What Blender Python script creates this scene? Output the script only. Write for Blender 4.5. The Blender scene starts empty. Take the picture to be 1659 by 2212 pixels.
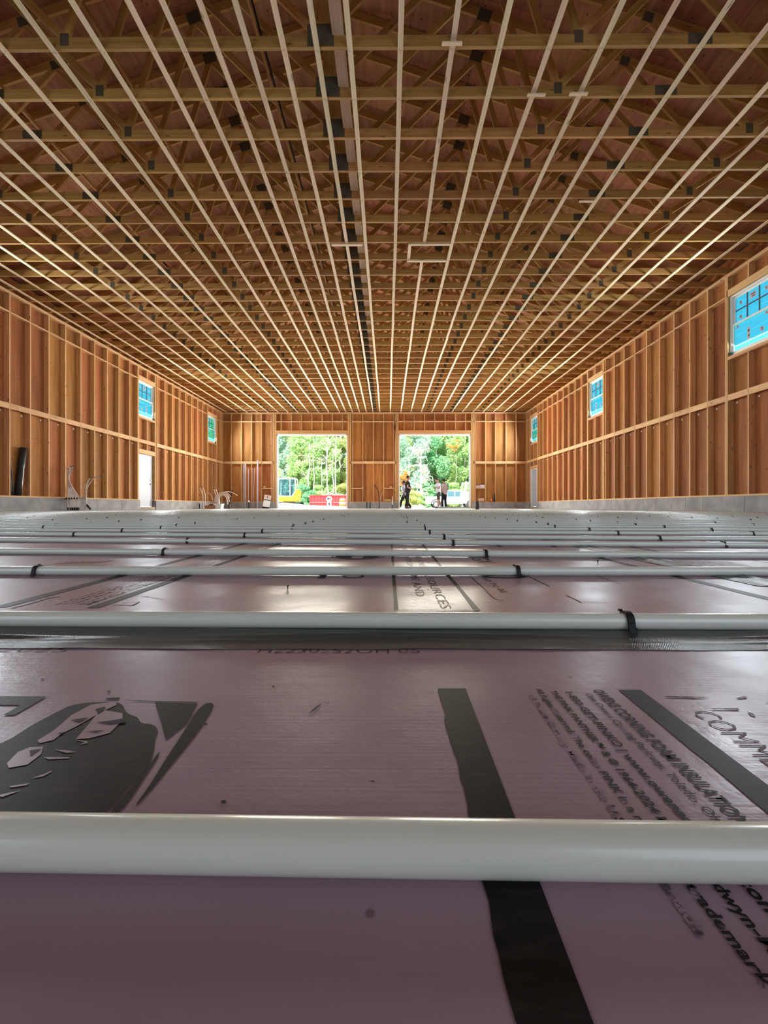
import bpy, bmesh, math, random
import numpy as np
from mathutils import Vector, Matrix
random.seed(7); np.random.seed(7)
S = bpy.context.scene
COL = S.collection
pi = math.pi
# ------------------------------------------------------------------ camera, sky, sun, lamps, exposure
EYE = 0.12                                   # the phone stands on the floor
cam = bpy.data.cameras.new('camera'); cam_o = bpy.data.objects.new('camera', cam); COL.objects.link(cam_o)
cam.sensor_fit = 'VERTICAL'; cam.sensor_height = 24.0; cam.lens = 24.0 * 890 / 2212
cam.shift_x = -3.2 / 2212; cam.shift_y = -12.0 / 2212
cam.clip_start = 0.02; cam.clip_end = 500
cam_o.location = (0, 0, EYE); cam_o.rotation_euler = (pi / 2, 0, 0.006)
S.camera = cam_o
S.view_settings.view_transform = 'Standard'; S.view_settings.look = 'None'
S.view_settings.gamma = 1.0; S.view_settings.use_curve_mapping = False
S.view_settings.exposure = 0.0
w = bpy.data.worlds.new('sky'); S.world = w; w.use_nodes = True
nt = w.node_tree; nt.nodes.clear()
out = nt.nodes.new('ShaderNodeOutputWorld'); bg = nt.nodes.new('ShaderNodeBackground')
tc = nt.nodes.new('ShaderNodeTexCoord'); sx = nt.nodes.new('ShaderNodeSeparateXYZ'); rp = nt.nodes.new('ShaderNodeValToRGB')
nt.links.new(tc.outputs['Generated'], sx.inputs[0]); nt.links.new(sx.outputs['Z'], rp.inputs[0])
nt.links.new(rp.outputs[0], bg.inputs[0]); nt.links.new(bg.outputs[0], out.inputs[0])
rp.color_ramp.elements[0].position = 0.25; rp.color_ramp.elements[0].color = (0.62, 0.84, 1.0, 1)
rp.color_ramp.elements[1].position = 0.9; rp.color_ramp.elements[1].color = (0.25, 0.50, 0.95, 1)
bg.inputs[1].default_value = 1.65
sun = bpy.data.lights.new('sun', 'SUN'); sun.energy = 15.0; sun.angle = 0.01; sun.color = (1, 0.95, 0.86)
sun_o = bpy.data.objects.new('sun', sun); COL.objects.link(sun_o)
sun_o.rotation_euler = Vector((0.22, 0.75, -0.95)).to_track_quat('-Z', 'Y').to_euler()

def area(name, loc, target, sx_, sy_, power, col=(1, 1, 1), spread=pi):
    l = bpy.data.lights.new(name, 'AREA'); l.shape = 'RECTANGLE'; l.size = sx_; l.size_y = sy_
    l.energy = power; l.color = col; l.spread = spread
    o = bpy.data.objects.new(name, l); COL.objects.link(o); o.location = loc
    o.rotation_euler = (Vector(target) - Vector(loc)).to_track_quat('-Z', 'Y').to_euler()
    return o
# daylight pouring in: the two big doorways and the windows; rear pair: added fill lamps, no doorway there
area('daylight_doorway', (-4.45, 22.8, 2.3), (-4.0, 10, 4.2), 4.1, 4.1, 900, (1, 0.94, 0.80))
area('daylight_doorway', (2.74, 22.8, 2.3), (2.4, 10, 4.2), 4.1, 4.1, 900, (1, 0.94, 0.80))
area('rear_fill_lamp', (-5.0, -2.75, 2.4), (-4, 8, 5.2), 4.2, 4.2, 190, (0.68, 0.86, 1.0))
area('rear_fill_lamp', (3.4, -2.75, 2.4), (2.4, 8, 5.2), 4.2, 4.2, 190, (0.68, 0.86, 1.0))

XL, XR, YF, YB = -9.67, 8.05, 24.1, -2.9      # stud faces
WINDOWS = {'left': [(8.55, 9.65), (15.94, 17.04), (22.10, 23.20)], 'right': [(8.70, 9.81), (15.50, 16.62), (22.28, 23.38)]}
for side, X, s in (('left', XL, 1), ('right', XR, -1)):
    for (a, b) in WINDOWS[side]:
        area('daylight_window', (X + s * 0.06, (a + b) / 2, 4.37), (X + s * 5, (a + b) / 2, 3.0), 1.0, 1.3, 200, (0.88, 0.95, 1.0), 2.5)

# ------------------------------------------------------------------ materials
MATS = {}
def newmat(name):
    m = bpy.data.materials.new(name); m.use_nodes = True; n = m.node_tree; n.nodes.clear()
    o = n.nodes.new('ShaderNodeOutputMaterial'); b = n.nodes.new('ShaderNodeBsdfPrincipled'); n.links.new(b.outputs[0], o.inputs[0])
    MATS[name] = m
    return m, n, b
def N(n, t, **kw):
    x = n.nodes.new(t)
    for k, v in kw.items(): setattr(x, k, v)
    return x
def math_(n, op, a, b=None, c=None):
    x = N(n, 'ShaderNodeMath', operation=op)
    for i, v in enumerate((a, b, c)):
        if v is None: continue
        if isinstance(v, (int, float)): x.inputs[i].default_value = v
        else: n.links.new(v, x.inputs[i])
    return x.outputs[0]
def mixc(n, f, a, b, mode='MIX'):
    x = N(n, 'ShaderNodeMix', data_type='RGBA', blend_type=mode)
    if isinstance(f, (int, float)): x.inputs[0].default_value = f
    else: n.links.new(f, x.inputs[0])
    for i, v in ((6, a), (7, b)):
        if isinstance(v, tuple): x.inputs[i].default_value = (*v, 1)
        else: n.links.new(v, x.inputs[i])
    return x.outputs[2]
def ramp(n, f, p0, p1, c0=0.0, c1=1.0):
    x = N(n, 'ShaderNodeMapRange'); n.links.new(f, x.inputs[0])
    x.inputs[1].default_value = p0; x.inputs[2].default_value = p1; x.inputs[3].default_value = c0; x.inputs[4].default_value = c1
    return x.outputs[0]
def coords(n, scale, rnd=True):
    """object coordinates, shifted at random for every piece so that no two boards look alike"""
    t = N(n, 'ShaderNodeTexCoord'); oi = N(n, 'ShaderNodeObjectInfo'); mp = N(n, 'ShaderNodeMapping')
    mp.inputs['Scale'].default_value = scale
    n.links.new(t.outputs['Object'], mp.inputs[0])
    if rnd:
        m = math_(n, 'MULTIPLY', oi.outputs['Random'], 57.0); cb = N(n, 'ShaderNodeCombineXYZ')
        for i in range(3): n.links.new(m, cb.inputs[i])
        n.links.new(cb.outputs[0], mp.inputs['Location'])
    return mp.outputs[0], oi.outputs['Random']
def noise(n, co, scale, detail=3.0, rough=0.55):
    x = N(n, 'ShaderNodeTexNoise'); n.links.new(co, x.inputs['Vector'])
    x.inputs['Scale'].default_value = scale; x.inputs['Detail'].default_value = detail; x.inputs['Roughness'].default_value = rough
    return x.outputs['Fac']
def bump(n, b, h, strength, dist=0.002):
    x = N(n, 'ShaderNodeBump'); x.inputs['Strength'].default_value = strength; x.inputs['Distance'].default_value = dist
    n.links.new(h, x.inputs['Height']); n.links.new(x.outputs[0], b.inputs['Normal'])
def wood(name, light, dark, var=0.3, knots=1.0, grain=(0.7, 16, 16), rough=0.65, knot_scale=(2.6, 9, 9)):
    m, n, b = newmat(name)
    co, rnd = coords(n, grain)
    g = noise(n, co, 1.6, 5, 0.6)
    c = mixc(n, ramp(n, g, 0.32, 0.68), light, dark)
    co2, _ = coords(n, knot_scale)
    v = N(n, 'ShaderNodeTexVoronoi'); n.links.new(co2, v.inputs['Vector']); v.inputs['Scale'].default_value = 1.0
    k = ramp(n, v.outputs['Distance'], 0.07, 0.13, knots, 0.0)
    c = mixc(n, k, c, tuple(x * 0.28 for x in dark))
    hs = N(n, 'ShaderNodeHueSaturation'); n.links.new(c, hs.inputs['Color'])
    n.links.new(ramp(n, rnd, 0, 1, 1 - var, 1 + var), hs.inputs['Value'])
    r2 = math_(n, 'FRACT', math_(n, 'MULTIPLY', rnd, 13.7))
    n.links.new(ramp(n, r2, 0, 1, 0.49, 0.512), hs.inputs['Hue'])
    n.links.new(hs.outputs[0], b.inputs['Base Color'])
    b.inputs['Roughness'].default_value = rough; b.inputs['Specular IOR Level'].default_value = 0.25
    bump(n, b, g, 0.25)
    return m
def plain(name, col, rough=0.5, metal=0.0, spec=0.5, vary=0.0, scale=8.0, bumpy=0.0):
    m, n, b = newmat(name)
    b.inputs['Roughness'].default_value = rough; b.inputs['Metallic'].default_value = metal; b.inputs['Specular IOR Level'].default_value = spec
    co, rnd = coords(n, (scale,) * 3)
    f = noise(n, co, 1.0, 4)
    c = mixc(n, ramp(n, f, 0.3, 0.7), tuple(x * (1 - vary) for x in col), tuple(min(1, x * (1 + vary)) for x in col))
    n.links.new(c, b.inputs['Base Color'])
    if bumpy: bump(n, b, f, bumpy, 0.004)
    return m
M_STUD = wood('stud lumber', (0.70, 0.44, 0.22), (0.52, 0.285, 0.11), 0.16)
M_BLOCK = wood('blocking lumber', (0.72, 0.47, 0.25), (0.57, 0.33, 0.15), 0.14)
M_TRUSS = wood('truss lumber', (0.52, 0.295, 0.095), (0.36, 0.185, 0.05), 0.16, 0.7)
M_STRAP = wood('strapping lumber', (0.84, 0.70, 0.475), (0.70, 0.54, 0.34), 0.12, 0.7, knot_scale=(2.2, 10, 10))
M_BEAM = wood('header lumber', (0.62, 0.36, 0.15), (0.50, 0.26, 0.09), 0.1, 0.6)
M_PLY = wood('wall sheathing', (0.44, 0.19, 0.058), (0.30, 0.11, 0.030), 0.24, 0.9, grain=(5, 5, 0.5), knot_scale=(8, 8, 5))
M_ROOF = wood('roof sheathing', (0.44, 0.205, 0.10), (0.29, 0.12, 0.05), 0.22, 0.9, grain=(0.6, 6, 6), knot_scale=(5, 8, 8))
M_PLATE = plain('galvanised plate', (0.090, 0.078, 0.050), 0.6, 0.0, 0.3, 0.15, 60)
M_WRAP = plain('weather wrap', (0.05, 0.045, 0.04), 0.8)
M_CONC = plain('concrete', (0.31, 0.31, 0.325), 0.85, 0, 0.3, 0.22, 3.0, 0.2)
M_SLAB = plain('concrete slab', (0.62, 0.62, 0.60), 0.6, 0, 0.4, 0.10, 1.5)
M_DIRTY = plain('dusty concrete', (0.36, 0.30, 0.24), 0.8, 0, 0.3, 0.25, 1.6)
M_VINYL = plain('white vinyl', (0.82, 0.84, 0.84), 0.35)
M_DOOR = plain('white door paint', (0.42, 0.46, 0.55), 0.4)
M_BLACK = plain('black plastic', (0.009, 0.009, 0.010), 0.55, 0, 0.25)
M_BLACKD = plain('dull black plastic', (0.018, 0.018, 0.02), 0.6)
M_CHROME = plain('satin nickel', (0.6, 0.58, 0.55), 0.3, 1.0)
M_PAPER = plain('sticker paper', (0.50, 0.47, 0.52), 0.7)
M_PRINT = plain('sticker print', (0.10, 0.10, 0.13), 0.7)
M_WHITE = plain('white plastic', (0.85, 0.84, 0.80), 0.4)
M_GREYPIPE = plain('grey plastic pipe', (0.48, 0.46, 0.48), 0.45)
M_PINKPIPE = plain('pinkish plastic pipe', (0.55, 0.36, 0.30), 0.5)
M_CARD = plain('brown cardboard', (0.36, 0.19, 0.09), 0.8)
M_BUCKET = plain('pale plastic tub', (0.62, 0.72, 0.74), 0.4)
M_ORANGE = plain('orange plastic', (0.80, 0.16, 0.03), 0.45)
M_YELLOW = plain('yellow paint', (0.85, 0.56, 0.02), 0.4, 0, 0.5, 0.06, 2)
M_RED = plain('red paint', (0.62, 0.035, 0.045), 0.5, 0, 0.5, 0.12, 1.2)
M_CARW = plain('white car paint', (0.80, 0.84, 0.82), 0.25)
M_CARG = plain('car glass', (0.06, 0.15, 0.19), 0.08, 0, 0.8)
M_TYRE = plain('tyre rubber', (0.03, 0.03, 0.03), 0.8)
M_HUB = plain('wheel hub', (0.55, 0.55, 0.55), 0.4, 0.6)
M_SAND = plain('pale sand', (0.66, 0.57, 0.40), 0.95, 0, 0.2, 0.14, 0.5, 0.3)
M_BARK = plain('pale bark', (0.40, 0.37, 0.31), 0.9, 0, 0.2, 0.3, 3)
M_DEAD = plain('bleached dead wood', (0.62, 0.57, 0.50), 0.9, 0, 0.2, 0.15, 3)
M_SKIN = plain('skin', (0.46, 0.24, 0.17), 0.55)
M_HAIR = plain('dark hair', (0.016, 0.012, 0.010), 0.6)
M_TEE_BLACK = plain('black cotton', (0.012, 0.012, 0.016), 0.9)
M_TEE_WHITE = plain('white cotton', (0.72, 0.72, 0.80), 0.9)
M_TEE_PINK = plain('dusty pink cotton', (0.55, 0.40, 0.38), 0.9)
M_DENIM = plain('dark cloth', (0.010, 0.011, 0.014), 0.9)
M_SHORT = plain('grey brown cloth', (0.075, 0.055, 0.06), 0.9)
M_SHOE = plain('dark shoe', (0.02, 0.02, 0.022), 0.6)
def leafmat(name, a, b_):
    m, n, b = newmat(name)
    co, rnd = coords(n, (0.7,) * 3)
    f = noise(n, co, 1.0, 3)
    n.links.new(mixc(n, ramp(n, f, 0.35, 0.65), a, b_), b.inputs['Base Color'])
    b.inputs['Roughness'].default_value = 0.5; b.inputs['Specular IOR Level'].default_value = 0.3
    tl = N(n, 'ShaderNodeBsdfTranslucent'); tl.inputs[0].default_value = (*[min(1, 1.1 * q) for q in b_], 1); mx = N(n, 'ShaderNodeMixShader'); mx.inputs[0].default_value = 0.42
    n.links.new(b.outputs[0], mx.inputs[1]); n.links.new(tl.outputs[0], mx.inputs[2]); n.links.new(mx.outputs[0], [q for q in n.nodes if q.type == 'OUTPUT_MATERIAL'][0].inputs[0])
    return m
M_LEAF = [leafmat('leaves fresh', (0.36, 0.58, 0.25), (0.58, 0.74, 0.38)), leafmat('leaves deep', (0.18, 0.48, 0.28), (0.38, 0.64, 0.36)),
          leafmat('leaves bluish', (0.36, 0.60, 0.48), (0.58, 0.74, 0.60)), leafmat('leaves yellow', (0.46, 0.58, 0.20), (0.62, 0.66, 0.28)),
          leafmat('leaves orange', (0.65, 0.26, 0.07), (0.75, 0.46, 0.14))]
# plastic tubing
def mk_tube():
    m, n, b = newmat('white tubing')
    b.inputs['Base Color'].default_value = (0.55, 0.57, 0.54, 1); b.inputs['Roughness'].default_value = 0.24
    b.inputs['Subsurface Weight'].default_value = 0.85; b.inputs['Subsurface Radius'].default_value = (1.0, 1.0, 0.9); b.inputs['Subsurface Scale'].default_value = 0.009
    co, _ = coords(n, (3, 3, 3)); c = mixc(n, noise(n, co, 1.0), (0.63, 0.67, 0.63), (0.68, 0.70, 0.65)); n.links.new(c, b.inputs['Base Color'])
    return m
M_TUBE = mk_tube()
M_TUBEW = plain('bundled white tubing', (0.66, 0.62, 0.60), 0.4)
# pink foam boards: fine ridges across, dents, dust
FOAM_CLEAN = (0.335, 0.222, 0.280)
def mk_foam():
    m, n, b = newmat('pink foam')
    co, rnd = coords(n, (1, 1, 1))
    t = N(n, 'ShaderNodeTexCoord'); mp = N(n, 'ShaderNodeMapping'); mp.inputs['Scale'].default_value = (5, 420, 5); n.links.new(t.outputs['Object'], mp.inputs[0])
    ridges = noise(n, mp.outputs[0], 1.0, 2, 0.5)
    blot = noise(n, co, 5.0, 4)
    c = mixc(n, ramp(n, blot, 0.3, 0.7), tuple(x * 0.90 for x in FOAM_CLEAN), tuple(x * 1.08 for x in FOAM_CLEAN))
    dust = noise(n, co, 2.2, 5, 0.65)
    c = mixc(n, ramp(n, dust, 0.55, 0.8, 0, 0.35), c, (0.34, 0.28, 0.28))
    sp = N(n, 'ShaderNodeTexVoronoi'); n.links.new(co, sp.inputs['Vector']); sp.inputs['Scale'].default_value = 26
    c = mixc(n, ramp(n, sp.outputs['Distance'], 0.03, 0.05, 0.6, 0), c, (0.07, 0.04, 0.045))
    n.links.new(c, b.inputs['Base Color'])
    n.links.new(ramp(n, noise(n, co, 9.0, 4), 0.3, 0.7, 0.28, 0.42), b.inputs['Roughness'])
    b.inputs['Specular IOR Level'].default_value = 0.36
    h = math_(n, 'ADD', math_(n, 'MULTIPLY', ridges, 0.16), math_(n, 'MULTIPLY', noise(n, co, 22.0, 6, 0.62), 1.1))
    bump(n, b, h, 0.17, 0.004)
    return m
M_FOAM = mk_foam()
def mk_ink():
    m, n, b = newmat('printing ink')
    t = N(n, 'ShaderNodeTexCoord'); mp = N(n, 'ShaderNodeMapping'); mp.inputs['Scale'].default_value = (60, 240, 60); n.links.new(t.outputs['Object'], mp.inputs[0])
    f = noise(n, mp.outputs[0], 1.0, 4, 0.6)
    c = mixc(n, ramp(n, f, 0.5, 0.8, 0, 0.5), (0.014, 0.013, 0.012), (0.07, 0.045, 0.045))
    n.links.new(c, b.inputs['Base Color']); b.inputs['Roughness'].default_value = 0.45; b.inputs['Specular IOR Level'].default_value = 0.14
    return m
M_INK = mk_ink()
def mk_faded(name, lo, hi):
    m, n, b = newmat(name)
    t = N(n, 'ShaderNodeTexCoord'); f = noise(n, t.outputs['Object'], 130.0, 3, 0.6)
    c = mixc(n, ramp(n, f, lo, hi), (0.024, 0.020, 0.020), FOAM_CLEAN)
    n.links.new(c, b.inputs['Base Color']); b.inputs['Roughness'].default_value = 0.45; b.inputs['Specular IOR Level'].default_value = 0.14
    return m
M_INKF = mk_faded('worn ink', 0.50, 0.66)
M_INKVF = mk_faded('very worn ink', 0.38, 0.55)
def mk_tape():
    m, n, b = newmat('grey woven tape')
    t = N(n, 'ShaderNodeTexCoord'); mp = N(n, 'ShaderNodeMapping'); mp.inputs['Rotation'].default_value = (0, 0, 0.5); n.links.new(t.outputs['Object'], mp.inputs[0])
    wv = N(n, 'ShaderNodeTexWave'); wv.inputs['Scale'].default_value = 240; n.links.new(mp.outputs[0], wv.inputs[0])
    wv2 = N(n, 'ShaderNodeTexWave', bands_direction='Y'); wv2.inputs['Scale'].default_value = 240; n.links.new(mp.outputs[0], wv2.inputs[0])
    h = math_(n, 'ADD', wv.outputs['Fac'], wv2.outputs['Fac'])
    c = mixc(n, noise(n, t.outputs['Object'], 30.0), (0.045, 0.050, 0.052), (0.075, 0.078, 0.078)); n.links.new(c, b.inputs['Base Color'])
    b.inputs['Roughness'].default_value = 0.24; b.inputs['Specular IOR Level'].default_value = 0.6
    bump(n, b, h, 0.25, 0.0004)
    return m
M_TAPE = mk_tape()
def mk_glass():
    m, n, b = newmat('window glass'); n.nodes.remove(b); o = n.nodes[0]
    tr = N(n, 'ShaderNodeBsdfTransparent'); tr.inputs[0].default_value = (0.31, 0.82, 0.90, 1)
    gl = N(n, 'ShaderNodeBsdfGlossy'); gl.inputs['Roughness'].default_value = 0.02
    fr = N(n, 'ShaderNodeFresnel'); mx = N(n, 'ShaderNodeMixShader')
    n.links.new(math_(n, 'MULTIPLY', fr.outputs[0], 0.4), mx.inputs[0]); n.links.new(tr.outputs[0], mx.inputs[1]); n.links.new(gl.outputs[0], mx.inputs[2]); n.links.new(mx.outputs[0], o.inputs[0])
    return m
M_GLASS = mk_glass()
def mk_cab():
    m, n, b = newmat('cab glass'); n.nodes.remove(b); o = n.nodes[0]
    tr = N(n, 'ShaderNodeBsdfTransparent'); tr.inputs[0].default_value = (0.48, 0.66, 0.70, 1); gl = N(n, 'ShaderNodeBsdfGlossy'); gl.inputs['Roughness'].default_value = 0.03; gl.inputs[0].default_value = (0.7, 0.9, 1, 1)
    mx = N(n, 'ShaderNodeMixShader'); mx.inputs[0].default_value = 0.12; n.links.new(tr.outputs[0], mx.inputs[1]); n.links.new(gl.outputs[0], mx.inputs[2]); n.links.new(mx.outputs[0], o.inputs[0])
    return m
M_CABG = mk_cab()

# ------------------------------------------------------------------ helpers
def tag(o, label=None, cat=None, group=None, kind=None):
    if label: o['label'] = label
    if cat: o['category'] = cat
    if group: o['group'] = group
    if kind: o['kind'] = kind
    return o
def link(name, mesh, parent=None, loc=(0, 0, 0), rot=None):
    o = bpy.data.objects.new(name, mesh); COL.objects.link(o); o.location = loc
    if rot is not None: o.rotation_euler = rot
    if parent: o.parent = parent
    return o
def empty(name, loc=(0, 0, 0), rz=0.0, parent=None):
    o = link(name, None, parent, loc); o.rotation_euler = (0, 0, rz); o.empty_display_size = 0.1
    return o
def mesh_of(name, verts, faces, mat, smooth=False):
    me = bpy.data.meshes.new(name); me.from_pydata([tuple(v) for v in verts], [], faces); me.materials.append(mat)
    if smooth: me.polygons.foreach_set('use_smooth', [True] * len(me.polygons))
    me.update(); return me
QF = [(0, 3, 2, 1), (4, 5, 6, 7), (0, 1, 5, 4), (1, 2, 6, 5), (2, 3, 7, 6), (3, 0, 4, 7)]
_cache = {}
def boxmesh(dx, dy, dz, mat, name='board'):
    k = (round(dx, 3), round(dy, 3), round(dz, 3), mat.name)
    if k not in _cache:
        x, y, z = dx / 2, dy / 2, dz / 2
        _cache[k] = mesh_of(name, [(-x, -y, -z), (x, -y, -z), (x, y, -z), (-x, y, -z), (-x, -y, z), (x, -y, z), (x, y, z), (-x, y, z)], QF, mat)
    return _cache[k]
def box(parent, name, lo, hi, mat):
    d = [max(1e-4, b - a) for a, b in zip(lo, hi)]
    return link(name, boxmesh(*d, mat, name), parent, [(a + b) / 2 for a, b in zip(lo, hi)])
def beam(parent, name, p0, p1, wy, hz, mat, up=(0, 0, 1)):
    """a board from p0 to p1; its grain runs along its length"""
    p0, p1 = Vector(p0), Vector(p1); x = (p1 - p0); L = x.length; x.normalize()
    z = Vector(up); z = (z - x * z.dot(x)).normalized(); y = z.cross(x)
    o = link(name, boxmesh(L, wy, hz, mat, name), parent)
    M = Matrix((x, y, z)).transposed().to_4x4(); M.translation = (p0 + p1) / 2
    o.matrix_local = M
    return o
class MB:
    """collects shapes of ONE part into one mesh"""
    def __init__(s): s.v = []; s.f = []; s.m = []; s.cur = 0
    def add(s, vs, fs):
        k = len(s.v); s.v += [tuple(v) for v in vs]; s.f += [tuple(i + k for i in f) for f in fs]; s.m += [s.cur] * len(fs)
        return s
    def box(s, lo, hi):
        a, b = lo, hi
        return s.add([(a[0], a[1], a[2]), (b[0], a[1], a[2]), (b[0], b[1], a[2]), (a[0], b[1], a[2]), (a[0], a[1], b[2]), (b[0], a[1], b[2]), (b[0], b[1], b[2]), (a[0], b[1], b[2])], QF)
    def bar(s, p0, p1, wy, hz, up=(0, 0, 1)):
        p0, p1 = Vector(p0), Vector(p1); x = (p1 - p0).normalized(); z = Vector(up); z = (z - x * z.dot(x)).normalized(); y = z.cross(x)
        vs = [p + y * (sy * wy / 2) + z * (sz * hz / 2) for sz in (-1, 1) for p, sy in ((p0, -1), (p1, -1), (p1, 1), (p0, 1))]
        return s.add(vs, QF)
    def tube(s, pts, r, n=8, cap=True):
        pts = [Vector(p) for p in pts]; rs = r if isinstance(r, (list, tuple)) else [r] * len(pts)
        t0 = (pts[1] - pts[0]).normalized(); a = Vector((0, 0, 1)) if abs(t0.z) < 0.9 else Vector((1, 0, 0)); u = t0.cross(a).normalized()
        vs = []; k = len(pts)
        for i, p in enumerate(pts):
            t = (pts[min(i + 1, k - 1)] - pts[max(i - 1, 0)]).normalized(); u = (u - t * u.dot(t)).normalized(); v = t.cross(u)
            vs += [p + (u * math.cos(2 * pi * j / n) + v * math.sin(2 * pi * j / n)) * rs[i] for j in range(n)]
        fs = [(i * n + j, i * n + (j + 1) % n, (i + 1) * n + (j + 1) % n, (i + 1) * n + j) for i in range(k - 1) for j in range(n)]
        if cap: fs += [tuple(range(n - 1, -1, -1)), tuple(range((k - 1) * n, k * n))]
        return s.add(vs, fs)
    def lathe(s, prof, c=(0, 0, 0), n=16, axis='z'):
        vs = []
        for r, h in prof:
            for j in range(n):
                a = 2 * pi * j / n; p = (r * math.cos(a), r * math.sin(a), h)
                if axis == 'x': p = (p[2], p[0], p[1])
                if axis == 'y': p = (p[0], p[2], p[1])
                vs.append((p[0] + c[0], p[1] + c[1], p[2] + c[2]))
        k = len(prof)
        fs = [(i * n + j, i * n + (j + 1) % n, (i + 1) * n + (j + 1) % n, (i + 1) * n + j) for i in range(k - 1) for j in range(n)]
        fs += [tuple(range(n - 1, -1, -1)), tuple(range((k - 1) * n, k * n))]
        return s.add(vs, fs)
    def prism(s, poly, a, b, axis='y'):
        """a side outline given as (u, v) pushed from a to b along an axis"""
        n = len(poly); f = {'y': lambda u, v, t: (u, t, v), 'x': lambda u, v, t: (t, u, v), 'z': lambda u, v, t: (u, v, t)}[axis]
        vs = [f(u, v, a) for u, v in poly] + [f(u, v, b) for u, v in poly]
        return s.add(vs, [tuple(range(n - 1, -1, -1)), tuple(range(n, 2 * n))] + [(i, (i + 1) % n, n + (i + 1) % n, n + i) for i in range(n)])
    def build(s, name, mat, parent=None, loc=(0, 0, 0), smooth=False, bevel=0.0):
        me = mesh_of(name, s.v, s.f, mat if not isinstance(mat, list) else mat[0], smooth)
        if isinstance(mat, list):
            for m in mat[1:]: me.materials.append(m)
            me.polygons.foreach_set('material_index', s.m)
        bm = bmesh.new(); bm.from_mesh(me); bmesh.ops.recalc_face_normals(bm, faces=bm.faces[:])
        if bevel: bmesh.ops.bevel(bm, geom=bm.edges[:], offset=bevel, segments=2, affect='EDGES', profile=0.7)
        bm.to_mesh(me); bm.free()
        return link(name, me, parent, loc)
def cut_rects(r, holes):
    """rectangle (a0, b0, a1, b1) minus the holes"""
    todo = [r]
    for h in holes:
        nxt = []
        for q in todo:
            a0, b0, a1, b1 = q; c0, d0, c1, d1 = max(a0, h[0]), max(b0, h[1]), min(a1, h[2]), min(b1, h[3])
            if c0 >= c1 or d0 >= d1: nxt.append(q); continue
            if a0 < c0: nxt.append((a0, b0, c0, b1))
            if c1 < a1: nxt.append((c1, b0, a1, b1))
            if b0 < d0: nxt.append((c0, b0, c1, d0))
            if d1 < b1: nxt.append((c0, d1, c1, b1))
        todo = nxt
    return [q for q in todo if q[2] - q[0] > 0.02 and q[3] - q[1] > 0.02]

ZS, ZT, ZC = 0.40, 5.555, 5.65               # top of sill plate, underside of the double top plate, underside of the trusses
MID0, MID1, TOPB = 2.62, 2.76, 5.09          # mid-height blocking, high blocking
WZ0, WZ1 = 3.66, 5.08                        # window openings
# ------------------------------------------------------------------ floor: slab, pink foam boards
floor = tag(empty('floor'), kind='structure')
box(floor, 'concrete_slab', (XL - 0.2, YB, -0.35), (XR + 0.2, YF + 0.2, -0.05), M_DIRTY)
FX0, FX1, FY1 = -8.9, 7.5, 19.4
box(floor, 'concrete_apron', (XL, FY1 + 0.01, -0.05), (XR, YF + 0.3, -0.004), M_SLAB)
rows = [-2.07, -0.85, 0.372] + [0.372 + 1.22 * i for i in range(1, 17)]
boards = {}
for i in range(len(rows) - 1):
    y0, y1 = rows[i], min(rows[i + 1], FY1)
    if y0 >= FY1 - 0.05: break
    x = FX0 - (1.22 if i % 2 else 0.05)
    while x < FX1:
        a, b = max(x, FX0), min(x + 2.44, FX1)
        if b - a > 0.05:
            m = MB(); g = 0.0015
            m.box((a + g, y0 + g, -0.05), (b - g, y1 - g, 0.0))
            cx, cy = (a + b) / 2, (y0 + y1) / 2
            m.v = [(p[0] - cx, p[1] - cy, p[2]) for p in m.v]
            o = m.build('foam_board', M_FOAM, floor, (cx, cy, 0)); boards[(i, round(a, 2))] = (o, a, b, y0, y1)
        x += 2.44
def board_at(x, y):
    for o, a, b, y0, y1 in boards.values():
        if a <= x <= b and y0 <= y <= y1: return o
def P(px, py, z=0.0):
    """floor point seen at a pixel of the photograph, as measured when laying out the floor"""
    d = 890 * (EYE - z) / (py - 1094); return ((px - 838) / 890 * d, d)
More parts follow.
